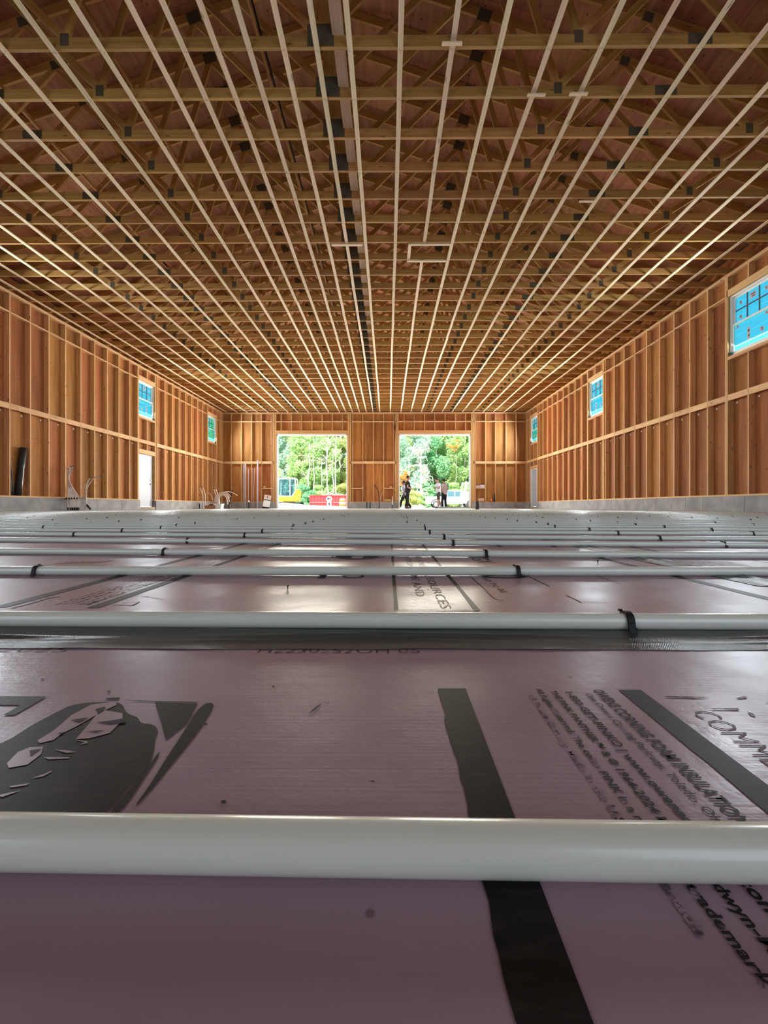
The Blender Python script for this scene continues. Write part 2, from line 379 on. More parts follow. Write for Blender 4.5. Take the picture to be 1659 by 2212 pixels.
# ------------------------------------------------------------------ side walls
def side_wall(name, X, s, y_first, wins, door):
    """X: stud faces; s: outward direction"""
    root = tag(empty(name), kind='structure')
    Xo = X + s * 0.14; Xm = X + s * 0.07
    lo, hi = min(X, Xo), max(X, Xo)
    holes = [(a, WZ0, b, WZ1) for a, b in wins] + [(door[0], 0.02, door[1], 2.2)]
    ys = []
    k = -40
    while True:
        y = y_first + 0.6096 * k; k += 1
        if y < YB + 0.1: continue
        if y > YF - 0.05: break
        ys.append(y)
    verts = []                                # (y, z0, z1) of every upright
    for y in ys:
        if any(a - 0.10 < y < b + 0.10 for a, b in wins): continue
        verts.append((y, ZS, ZT))
    for a, b in wins:
        isd = abs(a - door[0]) < 0.5
        verts += [(a - 0.019, ZS, ZT), (b + 0.019, ZS, ZT), (a - 0.059, ZS, ZT), (b + 0.059, ZS, ZT)]
        c = (a + b) / 2
        verts += [(c, WZ1 + 0.16, ZT), (c, 2.37 if isd else ZS, WZ0 - 0.08)]
        beam(root, 'window_header', (Xm - s * 0.02, a - 0.04, WZ1 + 0.08), (Xm - s * 0.02, b + 0.04, WZ1 + 0.08), 0.10, 0.16, M_BLOCK)
        for q in (0.019, 0.059): beam(root, 'window_sill_plate', (Xm, a, WZ0 - q), (Xm, b, WZ0 - q), 0.14, 0.038, M_BLOCK)
        if isd: beam(root, 'door_header', (Xm, door[0] - 0.03, 2.285), (Xm, door[1] + 0.03, 2.285), 0.14, 0.17, M_BLOCK)
    verts += [(YF + 0.02, ZS, ZT)]
    for y, z0, z1 in verts:
        beam(root, 'stud', (Xm, y, z0), (Xm, y, z1), 0.14, 0.038, M_STUD, up=(0, 1, 0))
    # blocking between uprights
    def gaps(z):
        q = sorted(y for y, z0, z1 in verts if z0 - 0.01 <= z <= z1 + 0.01)
        return [(a + 0.02, b - 0.02) for a, b in zip(q, q[1:]) if b - a > 0.12]
    for a, b in gaps(2.7):
        beam(root, 'blocking', (X + s * 0.019, a, (MID0 + MID1) / 2), (X + s * 0.019, b, (MID0 + MID1) / 2), 0.038, MID1 - MID0, M_BLOCK)
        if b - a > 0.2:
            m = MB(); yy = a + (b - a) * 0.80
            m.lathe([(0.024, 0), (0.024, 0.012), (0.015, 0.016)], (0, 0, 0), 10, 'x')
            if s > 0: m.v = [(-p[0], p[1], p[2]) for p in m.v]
            m.build('daylight_hole_disc', M_WHITE, root, (Xo, yy, 2.545 + random.uniform(-0.01, 0.01)))  # white disc painted in for daylight showing through a drilled hole
    for a, b in gaps(TOPB):
        if any(w0 - 0.1 < (a + b) / 2 < w1 + 0.1 for w0, w1 in wins): continue
        t = random.uniform(-0.012, 0.012)
        beam(root, 'blocking', (Xm, a, TOPB + t), (Xm, b, TOPB + t), 0.14, 0.038, M_BLOCK)
    # plates
    y = YB
    while y < YF:
        y1 = min(y + 4.88, YF + 0.14)
        for q in (0.019, 0.057, ): beam(root, 'top_plate', (Xm, y, ZT + q), (Xm, y1 - 0.004, ZT + q), 0.14, 0.037, M_BLOCK)
        for a, b, c, d in cut_rects((y, 0, y1, 1), [(door[0], 0, door[1], 1)]):
            beam(root, 'sill_plate', (Xm, a, ZS - 0.019), (Xm, c - 0.004, ZS - 0.019), 0.14, 0.037, M_BLOCK)
        y = y1
    # sheathing sheets, weather wrap outside them
    y = YB
    while y < YF + 0.1:
        y1 = min(y + 1.22, YF + 0.15)
        for z0, z1 in ((0.36, 2.78), (2.78, 5.22), (5.22, 6.05)):
            for a, b, c, d in cut_rects((y, z0, y1, z1), holes):
                box(root, 'sheathing_panel', (min(Xo, Xo + s * 0.012), a + 0.0015, b + 0.0015), (max(Xo, Xo + s * 0.012), c - 0.0015, d - 0.0015), M_PLY)
        y = y1
    m = MB()
    for a, b, c, d in cut_rects((YB - 0.1, 0.2, YF + 0.2, 6.2), holes): m.box((min(Xo + s * 0.014, Xo + s * 0.03), a, b), (max(Xo + s * 0.014, Xo + s * 0.03), c, d))
    m.build('weather_wrap', M_WRAP, root)
    # concrete stem wall cast in panels
    y = YB; g = 0.003
    while y < YF + 0.1:
        y1 = min(y + random.choice((0.61, 0.61, 1.22, 1.22, 2.44)), YF + 0.1)
        for a, b, c, d in cut_rects((y, 0, y1, 1), [(door[0] - 0.03, 0, door[1] + 0.03, 1)]):
            j = random.uniform(0, 0.006)
            box(root, 'foundation_panel', (min(X - s * (0.05 + j), X + s * 0.2), a + g, -0.05), (max(X - s * (0.05 + j), X + s * 0.2), c - g, 0.36), M_CONC)
        y = y1
    box(root, 'door_threshold', (min(X - s * 0.03, X + s * 0.2), door[0], -0.05), (max(X - s * 0.03, X + s * 0.2), door[1], 0.10), M_DIRTY)
    return root
wall_l = side_wall('wall_left', XL, -1, 10.48, WINDOWS['left'], (15.98, 17.0))
wall_r = side_wall('wall_right', XR, 1, 10.43, WINDOWS['right'], (22.32, 23.34))
# ------------------------------------------------------------------ far wall with two doorways
D1, D2, DZ = (-6.53, -2.38), (0.64, 4.84), 4.37
def far_wall():
    root = tag(empty('wall_back'), kind='structure')
    Y = YF; Ym = Y + 0.07; Yo = Y + 0.14
    up = [-9.2, -8.6, -8.0, -7.42, -6.84, -2.06, -1.47, -0.86, -0.25, 0.35, 5.11, 5.71, 6.28, 6.9, 7.5]
    for x in up: beam(root, 'stud', (x, Ym, ZS), (x, Ym, ZT), 0.14, 0.038, M_STUD, up=(1, 0, 0))
    for x in (-6.72, -6.60, -2.31, -2.19, 0.46, 0.57, 4.91, 5.02):
        beam(root, 'door_post', (x, Ym, ZS if x not in (-6.60, -2.31, 0.57, 4.91) else 0.0), (x, Ym, ZT), 0.14, 0.10, M_BEAM, up=(1, 0, 0))
    crip = []
    for (a, b) in (D1, D2):
        beam(root, 'door_header', (a - 0.10, Ym, DZ + 0.10), (b + 0.10, Ym, DZ + 0.10), 0.15, 0.20, M_BEAM)
        n = 7; st = 0.6; x0 = (a + b) / 2 - 1.8
        cs = [x0 + st * i for i in range(n)]; crip += cs
        for x in cs: beam(root, 'cripple_stud', (x, Ym, DZ + 0.2), (x, Ym, ZT), 0.14, 0.038, M_STUD, up=(1, 0, 0))
        for q, (x0_, x1_, z0_, z1_) in enumerate(((a - 0.012, a + 0.06, 0.0, DZ), (b - 0.06, b + 0.012, 0.0, DZ), (a - 0.012, b + 0.012, DZ - 0.09, DZ))):
            box(root, 'door_jamb', (x0_, Y + 0.02, z0_), (x1_, Yo + 0.16, z1_), M_VINYL)
    q = sorted([XL] + up + crip + [-6.66, -2.25, 0.52, 4.96, XR])
    for a, b in zip(q, q[1:]):
        if b - a < 0.15: continue
        beam(root, 'blocking', (a + 0.02, Ym, TOPB), (b - 0.02, Ym, TOPB), 0.14, 0.05, M_BLOCK)
        c = (a + b) / 2
        if not (D1[0] < c < D1[1] or D2[0] < c < D2[1]):
            beam(root, 'blocking', (a + 0.02, Y + 0.019, 2.69), (b - 0.02, Y + 0.019, 2.69), 0.038, 0.14, M_BLOCK)
    for a, b in ((-7.40, -6.78), (-2.14, -1.49), (-0.23, 0.41), (5.07, 5.69)):
        beam(root, 'shelf_block', (a, Ym, 1.18), (b, Ym, 1.18), 0.15, 0.06, M_BLOCK)
    for x0, x1 in ((XL, -4.0), (-4.0, 1.5), (1.5, XR)):
        for z in (0.019, 0.057): beam(root, 'top_plate', (x0, Ym, ZT + z), (x1 - 0.004, Ym, ZT + z), 0.15, 0.037, M_BLOCK)
    for x0, x1 in ((XL, D1[0] - 0.06), (D1[1] + 0.06, D2[0] - 0.06), (D2[1] + 0.06, XR)):
        beam(root, 'sill_plate', (x0, Ym, ZS - 0.019), (x1, Ym, ZS - 0.019), 0.14, 0.037, M_BLOCK)
        x = x0
        while x < x1 - 0.01:
            xe = min(x + 1.22, x1)
            box(root, 'foundation_panel', (x + 0.003, Y - 0.05, -0.05), (xe - 0.003, Y + 0.2, 0.36), M_CONC); x = xe
    holes = [(D1[0], -1, D1[1], DZ), (D2[0], -1, D2[1], DZ)]
    x = XL - 0.15
    while x < XR + 0.15:
        xe = min(x + 1.22, XR + 0.15)
        for z0, z1 in ((0.36, 2.78), (2.78, 5.22), (5.22, 6.05)):
            for a, b, c, d in cut_rects((x, z0, xe, z1), holes): box(root, 'sheathing_panel', (a + 0.0015, Yo, b + 0.0015), (c - 0.0015, Yo + 0.012, d - 0.0015), M_PLY)
        x = xe
    m = MB()
    for a, b, c, d in cut_rects((XL - 0.3, 0.2, XR + 0.3, 6.2), holes): m.box((a, Yo + 0.014, b), (c, Yo + 0.03, d))
    m.build('weather_wrap', M_WRAP, root)
    return root
wall_b = far_wall()
# the wall behind the camera, plain
wall_f = tag(empty('wall_front'), kind='structure')
x = XL - 0.15
while x < XR + 0.15:
    xe = min(x + 1.22, XR + 0.15)
    for z0, z1 in ((0.0, 2.4), (2.4, 4.84), (4.84, 6.05)): box(wall_f, 'sheathing_panel', (x + 0.0015, YB - 0.16, z0), (xe - 0.0015, YB - 0.145, z1 - 0.002), M_PLY)
    beam(wall_f, 'stud', (x + 0.3, YB - 0.07, 0), (x + 0.3, YB - 0.07, ZC), 0.14, 0.038, M_STUD, up=(1, 0, 0))
    x = xe
# ------------------------------------------------------------------ ceiling: trusses, strapping, roof sheets
ceil = tag(empty('ceiling'), kind='structure')
XC, HALF, SL, HEEL = -0.81, 9.0, 0.333, 0.38
def ztop(u): return ZC + HEEL + (HALF - abs(u)) * SL      # top chord centre line
BJ = [0.0, 3.1, 6.2]; TJ = [2.4, 4.7, 7.35]
WEBS = [((0, 0), (0, 1))]
for sg in (-1, 1):
    for a, b in ((0.0, 2.4), (3.1, 2.4), (3.1, 4.7), (6.2, 4.7), (6.2, 7.35)): WEBS.append(((sg * a, 0), (sg * b, 1)))
def truss(k, y):
    root = empty('roof_truss', (XC, y, 0), 0, ceil)
    th = 0.038; near = 0 <= k < 14
    for a, b in ((-HALF - 0.1, -4.55), (-4.55, 0.0), (0.0, 4.55), (4.55, HALF + 0.1)):
        beam(root, 'bottom_chord', (a + 0.002, 0, ZC + 0.07), (b - 0.002, 0, ZC + 0.07), th, 0.14, M_TRUSS)
    for sg in (-1, 1): beam(root, 'top_chord', (0, 0, ztop(0)), (sg * (HALF + 0.4), 0, ztop(HALF + 0.4)), th, 0.14, M_TRUSS)
    def ends(wb):
        (u0, _), (u1, _) = wb
        return (u0, 0, ZC + 0.13), (u1, 0, ztop(u1) - 0.06)
    if near:
        for wb in WEBS:
            p0, p1 = ends(wb); v = wb[0][0] == wb[1][0] == 0
            beam(root, 'web_member', p0, p1, th * 0.98, 0.14 if v else 0.09, M_TRUSS, up=(1, 0, 0) if v else (0, 0, 1))
    else:
        m = MB()
        for wb in WEBS:
            p0, p1 = ends(wb); v = wb[0][0] == wb[1][0] == 0; m.bar(p0, p1, th * 0.98, 0.09, up=(1, 0, 0) if v else (0, 0, 1))
        o = m.build('web_members', M_TRUSS, root); o['kind'] = 'stuff'
    if k < 0: return
    plates = [(0, ZC + 0.145, 0.32, 0.27, 0)]
    for sg in (-1, 1):
        plates += [(sg * 4.55, ZC + 0.075, 0.29, 0.13, 0), (sg * 3.1, ZC + 0.11, 0.105, 0.15, 0), (sg * 6.2, ZC + 0.11, 0.105, 0.15, 0),
                   (sg * 2.4, ztop(2.4) - 0.03, 0.22, 0.20, -sg * 0.32), (sg * 4.7, ztop(4.7) - 0.03, 0.15, 0.15, -sg * 0.32)]
    plates.append((0, ztop(0) - 0.05, 0.22, 0.22, 0))
    for u, z, a, b, r in plates:
        o = link('gusset_plate', boxmesh(a, th + 0.006, b, M_PLATE, 'gusset_plate'), root, (u, 0, z)); o.rotation_euler = (0, -r, 0)
for k in range(-12, 32): truss(k, 4.975 + 0.6096 * k)
STRAPS = [-9.45, -8.83, -8.24, -7.63, -7.02, -6.43, -5.85, -5.27, -4.65, -4.05, -3.46, -2.84, -2.46, -2.06, -1.67, -1.26, -0.86, -0.47, 0.146, 0.765, 1.35, 1.94, 2.56,
          3.16, 3.75, 4.36, 4.97, 5.56, 6.15, 6.77, 7.37]
def strip(x, y0, y1, sway=0.006):
    n = max(2, int((y1 - y0) / 0.6)); m = MB(); hw, t = 0.032, 0.019; ox = 0.0; vs = []
    L = y1 - y0
    for i in range(n + 1):
        q = -L / 2 + L * i / n; ox = ox * 0.7 + random.uniform(-sway, sway); oz = random.uniform(-0.001, 0.001)
        vs += [(q, ox - hw, -t / 2 + oz), (q, ox + hw, -t / 2 + oz), (q, ox + hw, t / 2), (q, ox - hw, t / 2)]
    fs = [(4 * i + a, 4 * i + (a + 1) % 4, 4 * i + 4 + (a + 1) % 4, 4 * i + 4 + a) for i in range(n) for a in range(4)] + [(3, 2, 1, 0), tuple(4 * n + a for a in range(4))]
    m.add(vs, fs)
    o = m.build('furring_strip', M_STRAP, ceil, (x, (y0 + y1) / 2, ZC - t / 2 - 0.0005)); o.rotation_euler = (0, 0, pi / 2)
    # nails in pairs where the strip crosses a truss
    return o
nails = MB()
for i, x in enumerate(STRAPS):
    runs = [(-2.0, 8.64), (9.25, YF - 0.02)] if abs(x - 0.765) < 0.01 else None
    if runs is None:
        c = random.choice((4.975 + 0.6096 * random.randint(4, 12), 13.5)); runs = [(-2.0, c - 0.002), (c + 0.002, YF - 0.02)]
    for a, b in runs: strip(x + random.uniform(-0.006, 0.006), a, b)
    for k in range(0, 16):
        for q in (-0.015, 0.015): nails.lathe([(0.0045, -0.0012), (0.0045, 0)], (x + q * random.uniform(0.5, 1.3), 4.975 + 0.6096 * k + random.uniform(-0.012, 0.012), ZC - 0.0202), 6)
tag(nails.build('nail_heads', M_BLACKD, ceil), kind='stuff')
def cross(x0, x1, y, z=ZC - 0.010, wd=0.064): beam(ceil, 'furring_strip', (x0, y, z), (x1, y, z), wd, 0.019, M_STRAP)
cross(0.43, 1.32, 8.66, ZC - 0.030); cross(0.43, 1.30, 9.24, ZC - 0.030); beam(ceil, 'furring_strip', (0.46, 8.70, ZC - 0.012), (0.46, 9.20, ZC - 0.012), 0.064, 0.019, M_STRAP)
cross(-1.19, -0.54, 8.66, ZC - 0.030)
for px, y in ((975, 4.95), (1155, 5.57), (1245, 5.56), (1262, 7.5)): cross((px - 838) / 890 * y - 0.12, (px - 838) / 890 * y + 0.12, y - 0.05, ZC - 0.030, 0.038)
for u, z, w_, h_ in ((0.21, ZC + 0.16, 0.14, 0.038),):
    for y0, y1 in ((-2, 6.9), (6.9, 15.5), (15.5, YF)): beam(ceil, 'catwalk_brace', (XC + u, y0, z), (XC + u, y1 - 0.01, z), w_, h_, M_STRAP)
for u, z in ((-3.02, 6.42), (3.02, 6.42), (-5.3, 6.75), (5.3, 6.75), (-0.95, 6.5)):
    for y0, y1 in ((-2, 5.2), (5.2, 11.1), (11.1, 17.6), (17.6, YF)): beam(ceil, 'lateral_brace', (XC + u, y0, z), (XC + u, y1 + 0.3, z), 0.035, 0.06, M_TRUSS)
# thin dark cable runs on the braces
for u, z in ((-3.06, 6.465), (0.99, 6.45), (3.06, 6.465), (5.36, 6.79), (-0.92, 6.55)):
    m = MB(); m.tube([(XC + u, y, z) for y in (-2.0, 8.0, 16.0, YF)], 0.014, 6); m.build('black_cable', M_BLACK, ceil)
# roof sheets, ridge to eaves
ang = math.atan(SL); cs, sn = math.cos(ang), math.sin(ang)
for sg in (-1, 1):
    Ls = (HALF + 0.5) / cs; nr = 8; wr = Ls / nr
    for i in range(nr):
        y = YB - 0.2 - (1.22 if i % 2 else 0)
        while y < YF + 0.3:
            a, b = max(y, YB - 0.2), min(y + 2.44, YF + 0.3); y += 2.44
            if b - a < 0.1: continue
            sc = (i + 0.5) * wr; u = sc * cs; z = ztop(0) + 0.07 / cs + 0.008 - sc * sn
            o = link('roof_panel', boxmesh(b - a - 0.004, wr - 0.004, 0.012, M_ROOF, 'roof_panel'), ceil, (XC + sg * u, (a + b) / 2, z))
            o.rotation_euler = Matrix((Vector((0, 1, 0)), Vector((-sg * cs, 0, sn)) * (1 if sg > 0 else -1) * 1.0, Vector((sn * sg, 0, cs)))).transposed().to_euler() if sg > 0 else \
                Matrix((Vector((0, 1, 0)), Vector((-cs, 0, -sn)), Vector((-sn, 0, cs)))).transposed().to_euler()
m = MB(); zz = ztop(0) + 0.07 / cs + 0.03
for sg in (-1, 1):
    e = HALF + 0.7
    m.prism([(XC, zz), (XC + sg * e, zz - e * SL), (XC + sg * e, zz - e * SL + 0.03), (XC, zz + 0.03)], YB - 0.4, YF + 0.5, 'y')
m.build('roof_underlay', M_WRAP, ceil)
for sg in (-1, 1): box(ceil, 'eave_board', (XC + sg * 9.36 - 0.02, YB - 0.3, 5.5), (XC + sg * 9.36 + 0.02, YF + 0.3, ztop(9.36) + 0.1), M_WRAP)
for yy in (YF + 0.155, YB - 0.16):
    m = MB(); m.prism([(XC - 9.3, 6.0), (XC + 9.3, 6.0), (XC, ztop(0) + 0.1)], yy, yy + 0.012, 'y'); m.build('gable_panel', M_PLY, ceil)
# ------------------------------------------------------------------ windows and doors
def window(i, X, s, a, b):
    root = tag(empty('window_%d' % i, (X + s * 0.095, (a + b) / 2, (WZ0 + WZ1) / 2)), kind='structure')
    hw, hh = (b - a) / 2 - 0.006, (WZ1 - WZ0) / 2 - 0.006
    def ring(mb, y0, y1, z0, z1, t, d0, d1):
        mb.box((d0, y0, z0), (d1, y0 + t, z1)); mb.box((d0, y1 - t, z0), (d1, y1, z1)); mb.box((d0, y0 + t, z0), (d1, y1 - t, z0 + t)); mb.box((d0, y0 + t, z1 - t), (d1, y1 - t, z1))
    m = MB(); ring(m, -hw, hw, -hh, hh, 0.045, -0.045, 0.045); m.build('window_frame', M_VINYL, root)
    for nm, z0, z1, dd in (('upper_sash', -0.01, hh - 0.045, s * 0.018), ('lower_sash', -hh + 0.045, 0.03, -s * 0.016)):
        m = MB(); ring(m, -hw + 0.045, hw - 0.045, z0, z1, 0.045, dd - 0.014, dd + 0.014); sash = m.build(nm, M_VINYL, root)
        y0, y1, za, zb = -hw + 0.09, hw - 0.09, z0 + 0.045, z1 - 0.045
        box(sash, 'glass_pane', (dd - 0.003, y0, za), (dd + 0.003, y1, zb), M_GLASS)
        xi = dd - s * 0.005
        def stick(yc, zc, w_, h_):
            o = box(sash, 'sticker', (xi - 0.0008, yc - w_ / 2, zc - h_ / 2), (xi + 0.0008, yc + w_ / 2, zc + h_ / 2), M_PAPER)
            for q in range(2): box(sash, 'sticker_print', (xi - s * 0.0014 - 0.0004, yc - w_ * 0.36, zc + h_ * (0.22 - 0.4 * q) - h_ * 0.10), (xi - s * 0.0014 + 0.0004, yc + w_ * (0.36 - 0.2 * q), zc + h_ * (0.22 - 0.4 * q) + h_ * 0.10), M_PRINT)
        W = y1 - y0; H = zb - za; f = -s                      # +y side faces away from the camera on both walls
        if nm == 'upper_sash':
            for j in (1, 2): box(sash, 'muntin', (dd - 0.008, y0 + W * j / 3 - 0.012, za), (dd + 0.008, y0 + W * j / 3 + 0.012, zb), M_PRINT)
            box(sash, 'muntin', (dd - 0.009, y0, (za + zb) / 2 - 0.012), (dd + 0.009, y1, (za + zb) / 2 + 0.012), M_PRINT)
            stick(y1 - W * 0.15, zb - H * 0.25, 0.07, 0.08); stick(y1 - W * 0.5, zb - H * 0.22, 0.16, 0.13); stick(y0 + W * 0.15, zb - H * 0.25, 0.07, 0.08); stick(y1 - W * 0.15, za + H * 0.18, 0.08, 0.08)
        else:
            stick(y1 - W * 0.10, zb - H * 0.10, 0.07, 0.07); stick(y0 + W * 0.10, zb - H * 0.12, 0.07, 0.07); stick(y1 - W * 0.42, za + H * 0.45, 0.075, 0.28); stick(y0 + W * 0.22, za + H * 0.38, 0.09, 0.10)
    m = MB(); m.box((-s * 0.08, hw - 0.07, -hh), (-s * 0.045, hw, -hh + 0.09)) if s < 0 else m.box((-0.08, hw - 0.07, -hh), (-0.045, hw, -hh + 0.09)); m.build('corner_bracket', M_BLACKD, root)
i = 1
for side, X, s in (('left', XL, -1), ('right', XR, 1)):
    for a, b in WINDOWS[side]: window(i, X, s, a, b); i += 1
def mandoor(i, X, s, a, b, latch_far):
    root = tag(empty('door_%d' % i, (X + s * 0.12, (a + b) / 2, 0.10)), kind='structure')
    hw = (b - a) / 2 - 0.005; H = 2.09
    m = MB(); m.box((-0.115, -hw, 0), (0.03, -hw + 0.04, H)); m.box((-0.115, hw - 0.04, 0), (0.03, hw, H)); m.box((-0.115, -hw + 0.04, H - 0.04), (0.03, hw - 0.04, H)); m.build('door_frame', M_VINYL, root) if s < 0 else None
    if s > 0:
        m = MB(); m.box((-0.03, -hw, 0), (0.115 - 0.2, -hw + 0.04, H)); m.box((-0.115, -hw, 0), (0.03, -hw + 0.04, H)); m.box((-0.115, hw - 0.04, 0), (0.03, hw, H)); m.box((-0.115, -hw + 0.04, H - 0.04), (0.03, hw - 0.04, H)); m.build('door_frame', M_VINYL, root)
    leaf = box(root, 'door_leaf', (-0.022, -hw + 0.043, 0.03), (0.022, hw - 0.043, H - 0.043), M_DOOR)
    yk = hw - 0.11 if latch_far else -hw + 0.11
    for z, nm, rr in ((0.93, 'door_knob', 0.028), (1.10, 'deadbolt', 0.024)):
        m = MB(); m.lathe([(0.03, 0), (0.03, 0.008), (0.012, 0.012), (0.012, 0.035), (rr, 0.042), (rr, 0.062), (0.012, 0.07)] if nm == 'door_knob' else [(0.03, 0), (0.03, 0.012), (rr, 0.02), (0.01, 0.026)], (0, 0, 0), 14, 'x')
        m.v = [(p[0] * (-s), p[1], p[2]) for p in m.v]; m.build(nm, M_CHROME, leaf, (-s * 0.022, yk, z), smooth=True).location = (-s * 0.022, yk, z - (H / 2 - 0.0065) + 0.0)
        bpy.context.view_layer.update()
    for z in (0.3, 1.05, 1.8):
        box(root, 'hinge', (-s * 0.03 - 0.008, (-hw + 0.035 if latch_far else hw - 0.047), z), (-s * 0.03 + 0.008, (-hw + 0.047 if latch_far else hw - 0.035), z + 0.1), M_CHROME)
mandoor(1, XL, -1, 15.98, 17.0, True); mandoor(2, XR, 1, 22.32, 23.34, True)
# ------------------------------------------------------------------ heating tubes and their staples
def tube_y(c, s_, x): return c + s_ * 2.0 * math.tanh(x / 2.0)
TUBES = [(0.1354, -0.012), (0.4045, -0.009), (0.7145, 0.0), (0.985, -0.047), (1.286, -0.08), (1.54, -0.095), (1.815, -0.082), (2.08, -0.078), (2.36, -0.07)]
y = 2.64
while y < FY1 - 0.1:
    TUBES.append((y, -0.07 * max(0.0, 1 - (y - 2.4) / 5))); y += 0.292
TR = 0.0079
ORD = 'first second third fourth fifth sixth seventh eighth ninth tenth eleventh twelfth thirteenth fourteenth fifteenth sixteenth'.split()
TLAB = ['thick white heating tube crossing close in front, over the broad black stripe', 'white heating tube running along the far edge of the grey woven tape',
        'third white tube, passing over the thin-lined printed box and its text', 'fourth white tube, just beyond the printed circle on the pink boards',
        'fifth white tube, passing behind the second printed circle on the pink boards', 'sixth white tube counted from the camera across the pink boards']
TLAB += [f'{q} white tube counted from the camera across the pink boards' for q in ORD[6:16]]
GT = 'white heating tubes laid across the floor'
for i, (c, s_) in enumerate(TUBES):
    n = 26 if i < 14 else 10
    pts = []; x0, x1 = (-3.5, 3.2) if i == 0 else (FX0 + 1.0 + random.uniform(-0.1, 0.1), FX1 - 0.4 + random.uniform(-0.1, 0.1))
    wob = 0.0 if i < 3 else (0.004 if i < 9 else 0.012)
    for k in range(n + 1):
        x = x0 + (x1 - x0) * k / n
        pts.append((x, tube_y(c, s_, x) + random.uniform(-wob, wob), TR + 0.0003))
    m = MB(); m.tube(pts, TR, 36 if i < 3 else (16 if i < 12 else 8))
    o = m.build('heating_tube', M_TUBE, None, smooth=True)
    tag(o, TLAB[i] if i < len(TLAB) else 'distant white heating tube in the closely spaced rows towards the doorways', 'tube', GT)
def staple_mesh(n=14):
    m = MB(); r, t, hw = TR + 0.0006, 0.0019, 0.0033; prof = []
    path = [(-r - 0.003, 0.0), (-r - 0.001, 0.004)] + [(-r * math.cos(a), TR + r * math.sin(a)) for a in [pi * k / n for k in range(0, n + 1)]] + [(r + 0.001, 0.004), (r + 0.003, 0.0)]
    vs = []
    for i, (yy, zz) in enumerate(path):
        a = path[max(0, i - 1)]; b = path[min(len(path) - 1, i + 1)]; d = math.hypot(b[0] - a[0], b[1] - a[1]); ny, nz = -(b[1] - a[1]) / d, (b[0] - a[0]) / d
        vs += [(-hw, yy, zz), (hw, yy, zz), (hw, yy + ny * t, zz + nz * t), (-hw, yy + ny * t, zz + nz * t)]
    k = len(path)
    m.add(vs, [(4 * i + q, 4 * i + (q + 1) % 4, 4 * i + 4 + (q + 1) % 4, 4 * i + 4 + q) for i in range(k - 1) for q in range(4)] + [(3, 2, 1, 0), (4 * k - 4, 4 * k - 3, 4 * k - 2, 4 * k - 1)])
    return m
def barbs(): 
    m = MB()
    for q in (-1, 1):
        m.lathe([(0.0005, -0.0022), (0.0019, -0.001), (0.0019, 0.001), (0.0005, 0.0022)], (0.0032 if q < 0 else -0.003, q * (TR + 0.0026), 0.0032), 8, 'x')
    m.box((-0.0052, TR - 0.004, 2 * TR + 0.0008), (-0.002, TR - 0.001, 2 * TR + 0.003))
    return m
sm0 = staple_mesh(); so = sm0.build('pipe_staple', M_BLACK, None, bevel=0.0003); bo = barbs().build('barb', M_BLACK, so)
small_m = staple_mesh(6).build('pipe_staple', M_BLACK, None); small_mesh = small_m.data; bpy.data.objects.remove(small_m)
STC = [-8.3, -7.6, -6.9, -6.2, -5.5, -4.8, -4.1, -3.4, -2.7, -1.97, -1.26, -0.55, 0.17, 0.98, 1.56, 2.25, 2.95, 3.6, 4.3, 5.0, 5.7, 6.4]
pos = []                                     # (x, y, label)
G = 'black plastic staples over the tubes'
def st_px(px, i, label):
    c, s_ = TUBES[i]; x = 0
    for _ in range(4): x = (px - 838) / 890 * tube_y(c, s_, x)
    pos.append((x, tube_y(c, s_, x), label))
st_px(1352, 1, 'large black staple over the second tube, beside the shiny patch of tape')
st_px(79, 2, 'black staple on the third tube towards the left edge, above the short black bar'); st_px(1116, 2, 'black staple on the third tube by the printed oval ring')
st_px(355, 3, 'black staple on the fourth tube, above a long slanting printed bar'); st_px(1049, 3, 'black staple on the fourth tube, below the upturned lettering')
seen_on = {}
for px, i in ((405, 4), (978, 4), (1559, 4), (159, 5), (529, 5), (959, 5), (1421, 5), (263, 6), (567, 6), (928, 6), (1332, 6), (1620, 6), (91, 7), (347, 7), (631, 7), (918, 7), (1271, 7), (1533, 7)):
    seen_on[i] = seen_on.get(i, 0) + 1; st_px(px, i, f'small black staple on the {ORD[i]} tube from the camera, {ORD[seen_on[i] - 1]} from the left')
far = []
for i in range(8, len(TUBES)):
    c, s_ = TUBES[i]
    for q, x in enumerate(STC):
        if q % 2 != i % 2 and x not in (0.17, -0.55) and i > 20: continue
        xx = x + random.gauss(0, 0.035) + (0.02 * (i - 8) / 10 if x == -0.55 else 0); far.append((xx, tube_y(c, s_, xx)))
far.sort(key=lambda p: p[1]); far = [p for p in far if abs(p[0]) < p[1] * 0.98 + 0.3]
for p in far[:270]: pos.append((*p, 'small black staple holding a white tube further out on the pink floor'))
rest = MB()
for (x, yy) in far[270:]:
    k = len(rest.v); r = 0.011; rest.add([(x - 0.004, yy - r, 0), (x + 0.004, yy - r, 0), (x + 0.004, yy - 0.005, 0.019), (x - 0.004, yy - 0.005, 0.019), (x - 0.004, yy + 0.005, 0.019), (x + 0.004, yy + 0.005, 0.019), (x + 0.004, yy + r, 0), (x - 0.004, yy + r, 0)], [(0, 1, 2, 3), (3, 2, 5, 4), (4, 5, 6, 7)])
tag(rest.build('pipe_staples', M_BLACK), 'farthest tiny black staples dotted over the tubes near the doorways', 'staples', None, 'stuff')
for k, (x, yy, lab) in enumerate(pos):
    if k == 0: o = so
    elif k < 24:
        o = so.copy(); COL.objects.link(o); b2 = bo.copy(); COL.objects.link(b2); b2.parent = o
    else: o = link('pipe_staple', small_mesh)
    tag(o, lab, 'staple', G); o.location = (x, yy, 0.0); o.rotation_euler = (0, 0, random.uniform(-0.08, 0.08))
